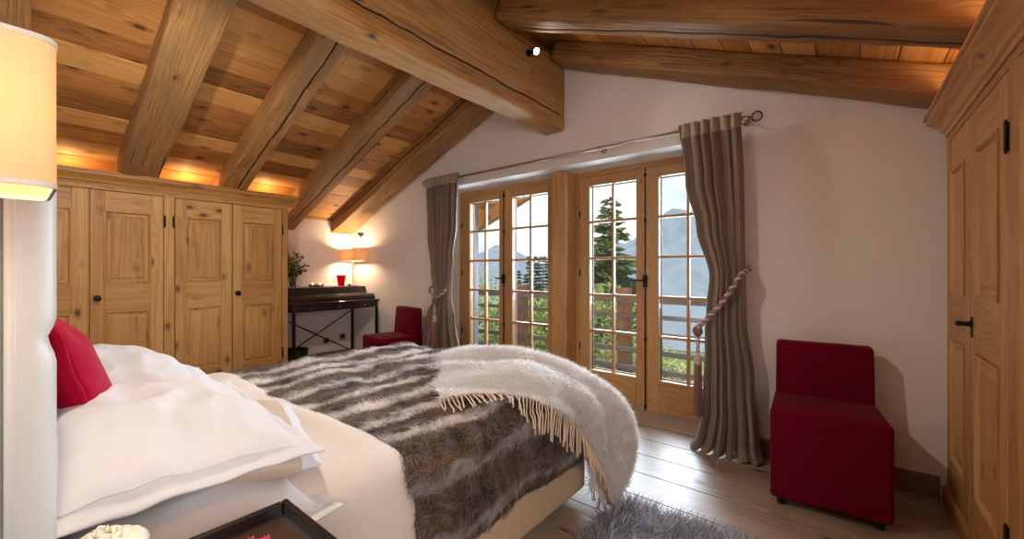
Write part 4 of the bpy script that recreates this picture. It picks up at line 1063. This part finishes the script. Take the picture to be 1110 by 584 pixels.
bm = newbm(); prof = [(0, 0), (.036, 0), (.040, .02), (.056, .135), (.058, .14), (.054, .14), (.038, .022), (0, .012)]
lathe(bm, prof, (-5.02, 2.74, .9995), 28, cap=False); tag(mk('glass_vase', bm, M['redglass'], smooth=True, angle=40), 'tapered red glass vase on the desk left of the lamp', 'vase')
# candle dish
t = thing('candle_dish', 'low golden dish with two lit tealights on the desk', 'candle holder', (-5.04, 2.42, 1.0))
bm = newbm(); lathe(bm, [(0, 0), (.05, 0), (.062, .03), (.058, .03), (.048, .006), (0, .006)], (-5.04, 2.43, .9995), 24, sy=1.6, cap=False); mk('dish', bm, M['gold'], t, smooth=True)
for y in (2.385, 2.475):
    bm = newbm(); lathe(bm, [(0, 0), (.019, 0), (.019, .018), (0, .018)], (-5.04, y, 1.007), 16); tl = mk('tealight', bm, M['rose'], t, smooth=True, angle=40)
    bm = newbm(); ball(bm, (-5.04, y, 1.036), .006, 2, 0, (1, 1, 2)); mk('flame', bm, M['flame'], tl)
    lamp('candle_glow', 'POINT', (-5.04, y, 1.055), .12, (1, .6, .3), .01)
bm = newbm(); ball(bm, (-4.98, 2.83, 1.012), .018, 2, 0, (1.2, 1.2, .7)); ball(bm, (-4.98, 2.83, 1.026), .006, 1); lathe(bm, [(.013, .9995), (.015, 1.004)], (-4.98, 2.83, 0), 12)
tag(mk('trinket_pot', bm, M['black']), 'tiny dark lidded pot beside the red vase', 'pot')
# flowers in a vase
fx, fy = -5.06, 2.16
bm = newbm(); lathe(bm, [(0, 0), (.035, 0), (.032, .03), (.04, .10), (.055, .16), (.052, .16), (.037, .10), (.028, .02), (0, .008)], (fx, fy, .9995), 24, cap=False)
tag(mk('flower_vase', bm, M['clear'], smooth=True), 'clear glass vase of flowers at the left end of the desk', 'vase')
t = thing('bouquet', 'bouquet of cream blooms and dark green leaves in the glass vase', 'flowers', (fx, fy, 1.02))
rnd = random.Random(5)
bs, bl, bb = newbm(), newbm(), newbm()
def leafq(bm, p, d, L_, W_, rnd):
    d = d.normalized(); s = d.cross(Vector((rnd.uniform(-1, 1), rnd.uniform(-1, 1), rnd.uniform(-1, 1)))).normalized(); up = s.cross(d)
    vs = [bm.verts.new(q) for q in (p, p+d*L_*.5+s*W_*.5+up*L_*.06, p+d*L_, p+d*L_*.5-s*W_*.5+up*L_*.06)]
    f = bm.faces.new(vs)
tips = []
for k in range(34):
    an = rnd.uniform(0, 2*pi); sp = rnd.uniform(.02, .14); hh = rnd.uniform(.20, .38) if k > 6 else .42
    q = Vector((fx+cos(an)*sp, fy+sin(an)*sp*1.1, 1.0+hh-sp*.5)); q.x = max(q.x, XL+.05)
    b0 = Vector((fx+cos(an+3)*.02, fy+sin(an+3)*.02, 1.02)); mid = Vector((fx, fy, 1.17))*.7+q*.3
    tube(bs, [b0, mid, q], .002, 5)
    for m in range(16):
        f = rnd.uniform(.35, 1); pp = mid.lerp(q, f); leafq(bl, pp, Vector((rnd.uniform(-1, 1), rnd.uniform(-1, 1), rnd.uniform(-.5, 1))), rnd.uniform(.035, .06), rnd.uniform(.014, .024), rnd)
    if k % 5 == 2: tips.append(q+Vector((.02, -.02, -.03)))
for q in tips+[Vector((fx+.06, fy-.06, 1.27)), Vector((fx+.07, fy+.0, 1.29))]:
    for m in range(60):
        d = Vector((rnd.gauss(0, 1), rnd.gauss(0, 1), rnd.gauss(0, 1))).normalized(); leafq(bb, q+d*.026, d+Vector((rnd.uniform(-.6, .6),)*3), .018, .016, rnd)
    mk('bloom', bb, M['bloom'], t); bb = newbm()
mk('stems', bs, M['leaf'], t); mk('foliage', bl, M['leaf'], t)
# waste bin
t = thing('waste_bin', 'black waste paper bin on the floor under the desk', 'bin', (-4.86, 2.06, 0))
bm = newbm(); lathe(bm, [(0, 0), (.095, 0), (.125, .30), (.119, .30), (.09, .01), (0, .01)], (-4.86, 2.11, 0), 28, cap=False); mk('bin_body', bm, M['desk'], t, smooth=True, angle=40)
bm = newbm(); tube(bm, [(-4.86+.124*cos(a*pi/14), 2.11+.124*sin(a*pi/14), .30) for a in range(29)], .006, 8); mk('rim', bm, M['black'], t)
# hanging heart
t = thing('hanging_heart', 'small tin heart hanging on a string from the last rafter above the desk lamp', 'ornament', (-4.88, 2.93, 1.60))
bm = newbm(); pts = []
for k in range(28):
    a = 2*pi*k/28; pts.append((2.93+.0026*16*sin(a)**3, 1.665+.0026*(13*cos(a)-5*cos(2*a)-2*cos(3*a)-cos(4*a))))
prism(bm, pts, 0, -4.888, -4.872); mk('heart', bm, M['tinmetal'], t, bevel=.004)
bm = newbm(); tube(bm, [(-4.88, 2.93, 1.675), (-4.88, 2.93, rz(-4.88)+.004)], .0015, 5); mk('string', bm, M['black'], t)
for z, y in ((.30, 2.93), (.27, 2.70)):
    t = thing('wall_socket', 'small grey wall socket low on the wall under the desk, %s' % ('nearer the red chair' if y > 2.8 else 'nearer the waste bin'), 'socket', (XL, y, z), 0, 'sockets under the desk')
    bm = newbm(); box(bm, XL+.0005, XL+.010, y-.038, y+.038, z-.038, z+.038); mk('cover_plate', bm, M['socket'], t, bevel=.003)
    bm = newbm(); lathe(bm, [(0, 0), (.02, 0), (.02, .003), (0, .003)], n=16); bm.transform(Matrix.Translation((XL+.010, y, z)) @ Matrix.Rotation(pi/2, 4, 'Y')); mk('outlet', bm, M['black'], t)
# ------------------------------------------------------------------ shag rug
bm = newbm()
def rug(u, v):
    x = -.86+u*.62; y = 1.22+v*.74
    r = .5; 
    y += .03*nz3(x*6, 2, 3)*v; x += .03*nz3(y*6, 3, 3)
    return Vector((x, y, .012+.004*nz3(x*9, y*9)))
grid(bm, 30, 40, rug)
rg = mk('shag_rug', bm, M['rugbase'], solid=.008); tag(rg, 'grey long-haired shaggy rug on the floor beside the bed', 'rug')
pile('shag', rg, M['rughair'], 26000, .085, .0034, 8, comb=(.5, .5, 0), combk=.7, lift=.7, rand=.45, curl=.8, clump=1.0, cs=16)
# ------------------------------------------------------------------ outside
bm = newbm(); box(bm, -7.5, 2.5, YW+T+.12, 5.0, -.30, -.16, 0); mk('balcony_floor', bm, M['outwood'], kind='structure')
t = thing('balcony_railing', 'grey timber balcony railing with wide horizontal boards outside the french doors', 'railing', (-2.4, 4.8, -.16))
for z, hh in ((.85, .075), (.65, .05), (.45, .05), (.235, .06), (.02, .06)):
    bm = newbm(); box(bm, -7.4, 2.4, 4.80-(.04 if z > .8 else .02), 4.80+(.04 if z > .8 else .02), z-hh/2, z+hh/2, 0); mk('rail', bm, M['outwood'], t, bevel=.005)
for x in (-7.03, -5.4, -3.77, -2.14, -.51, 1.12):
    bm = newbm(); box(bm, x-.075, x+.075, 4.855, 4.985, -.158, .98, 2); mk('post', bm, M['outpost'], t, bevel=.006)
bm = newbm(); box(bm, -3.90, -3.84, 3.98, 4.05, -.16, rz(-3.87, .15), 2); tag(mk('downpipe', bm, M['outwood'], bevel=.008), 'slim grey upright outside the left french doors', 'post')
# hillside
def hill(u, v):
    x = -260+u*420; y = 5.0+v**2.2*560
    z = -1.9-.22*(y-5)-.00020*(y-5)**2+1.2*nz3(x*.03, y*.03, 3)*min(1, (y-5)/12)+.3*nz3(x*.25, y*.25, 5)
    return Vector((x, y, max(z, -176+2*nz3(x*.01, y*.01))))
bm = newbm(); grid(bm, 120, 90, hill); mk('ground_hillside', bm, M['ground'], kind='structure')
bm = newbm(); grid(bm, 60, 60, lambda u, v: Vector((-4200+u*6400, 300+v*4000, -178+6*nz3(u*9, v*9)))); mk('ground_valley', bm, M['ground'], kind='structure')
def mountain(label, cx, cy, h, rx, ry, seed, base=-180, rg=1):
    def P(u, v):
        a = u*2*pi; r = v; x = cos(a)*r*rx; y = sin(a)*r*ry
        rid = 1-abs(nz3(x/340+seed, y/340, seed))*2; n1 = nz3(x/120+seed, y/120, 2); n2 = nz3(x/45, y/45+seed, 3); n3 = nz3(x/16, y/16+seed, 5)
        k = (1-r)
        z = base+(h-base)*(k**1.05)*(1-.2*rg+.20*rg*rid)+(38*n1+17*n2+7*n3)*rg*min(1, 6*k*r+.15)*(1-r**4)
        return Vector((cx+x, cy+y, z))
    bm = newbm(); grid(bm, 220, 90, P); bmesh.ops.remove_doubles(bm, verts=bm.verts, dist=.5)
    tag(mk('mountain', bm, M['hazy_rock'], smooth=True), label, 'mountain')
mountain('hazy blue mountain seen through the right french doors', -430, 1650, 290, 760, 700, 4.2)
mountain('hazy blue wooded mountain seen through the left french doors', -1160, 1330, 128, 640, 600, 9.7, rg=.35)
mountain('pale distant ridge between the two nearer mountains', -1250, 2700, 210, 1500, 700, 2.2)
def conifer(label, x, y, zb, h, r, n, seed, mat='needle', group=None, dense=1.0, leaf=.16):
    rnd = random.Random(seed); t = thing('fir_tree', label, 'tree', (x, y, zb), 0, group)
    bm = newbm(); tube(bm, [(x, y, zb-.3), (x, y, zb+h*.5), (x, y, zb+h)], [r*.07, r*.04, .01], 8); mk('trunk', bm, M['bark'], t)
    bm = newbm(); L_ = n
    for i in range(L_):
        f = (i+.5)/L_; z = zb+h*(.06+.93*f); R0 = r*(1-f)**.85*(1.0+.0*f)+.05
        nb = max(4, int(9*(1-f)+4))
        for b in range(nb):
            an = rnd.uniform(0, 2*pi); Rb = R0*rnd.uniform(.6, 1.12); m = max(2, int(Rb/leaf*1.9*dense))
            for k in range(m):
                q = (k+.6)/m; px = x+cos(an)*Rb*q; py = y+sin(an)*Rb*q; pz = z-.32*Rb*q+.22*Rb*q*q*1.0+rnd.uniform(-.03, .03)
                for s in (-1, 1, 0):
                    d = Vector((cos(an+s*.8+rnd.uniform(-.3, .3)), sin(an+s*.8+rnd.uniform(-.3, .3)), rnd.uniform(-.35, .15)))
                    leafq(bm, Vector((px, py, pz)), d, leaf*rnd.uniform(.8, 1.7), leaf*rnd.uniform(.35, .6), rnd)
    mk('foliage', bm, M[mat], t)
conifer('tall green fir standing right behind the balcony in the right french doors', -5.35, 11.3, -4.6, 8.0, 2.1, 70, 3, leaf=.20, dense=2.0)
conifer('fir seen in the left pair of french doors, left of the balcony post', -11.2, 13.7, -6.5, 7.6, 1.5, 34, 5, group='firs', leaf=.16)
for i, (x, y, h, r) in enumerate(((-15.6, 21.5, 8.4, 1.5), (-17.9, 26.0, 9.6, 1.7), (-15.6, 24.4, 8.8, 1.5), (-20.5, 26.0, 8.5, 1.6))):
    zb = -1.9-.22*(y-5)-.0002*(y-5)**2-.6
    conifer(('narrow dark fir on the slope in the left french doors, %s' % ('the nearest', 'the tallest', 'beside the middle post', 'farthest left')[i]), x, y, zb, h, r, 36, 20+i, 'needlefar', 'dark firs on the slope', 1.5, .30)
def bush(label, x, y, zc, rx, ry, rz_, n, seed, mat='bushleaf', leaf=.085, group='bushes below the balcony'):
    rnd = random.Random(seed); t = thing('bush', label, 'bush', (x, y, zc-rz_), 0, group)
    bm = newbm()
    for k in range(n):
        d = Vector((rnd.gauss(0, 1), rnd.gauss(0, 1), rnd.gauss(0, 1))).normalized(); q = rnd.uniform(.45, 1)**.5
        lump = 1+.35*nz3(d.x*2.2+seed, d.y*2.2, d.z*2.2)
        p = Vector((x+d.x*rx*q*lump, y+d.y*ry*q*lump, zc+d.z*rz_*q*lump)); leafq(bm, p, d+Vector((rnd.uniform(-1, 1), rnd.uniform(-1, 1), rnd.uniform(-.6, .6))), leaf*rnd.uniform(.7, 1.4), leaf*rnd.uniform(.5, .8), rnd)
    mk('foliage', bm, M[mat], t)
    bm = newbm()
    for k in range(7):
        a = k*.9; tube(bm, [(x, y, zc-rz_*1.1), (x+cos(a)*rx*.3, y+sin(a)*ry*.3, zc-rz_*.2), (x+cos(a)*rx*.7, y+sin(a)*ry*.7, zc+rz_*.5)], [.03, .02, .008], 5)
    mk('stems', bm, M['bark'], t)
BU = [(-7.6, 7.6, -.55, 1.3, 1.0, 1.1, 5000, 'bright green bush behind the balcony in the leftmost door leaf', 'bushleaf2'),
      (-5.9, 7.9, -.55, 1.2, .9, 1.05, 5000, 'bright green bush behind the balcony in the second door leaf', 'bushleaf'),
      (-4.35, 7.6, -.2, 1.3, .9, 1.15, 6500, 'green bush at the foot of the tall fir in the third door leaf', 'bushleaf'),
      (-3.1, 7.4, -1.0, 1.0, .8, .85, 4500, 'low pale green bush behind the balcony near the second railing post', 'bushleaf2'),
      (-1.9, 7.6, -1.35, 1.0, .8, .75, 4500, 'low pale bush at the bottom of the rightmost door leaf', 'bushleaf2'),
      (-9.6, 9.6, -.3, 1.5, 1.0, 1.6, 5000, 'tall pale leafy shrub at the left edge of the leftmost door leaf', 'bushleaf2')]
for i, b in enumerate(BU): bush(b[7], b[0], b[1], b[2], b[3], b[4], b[5], b[6], 60+i, b[8])
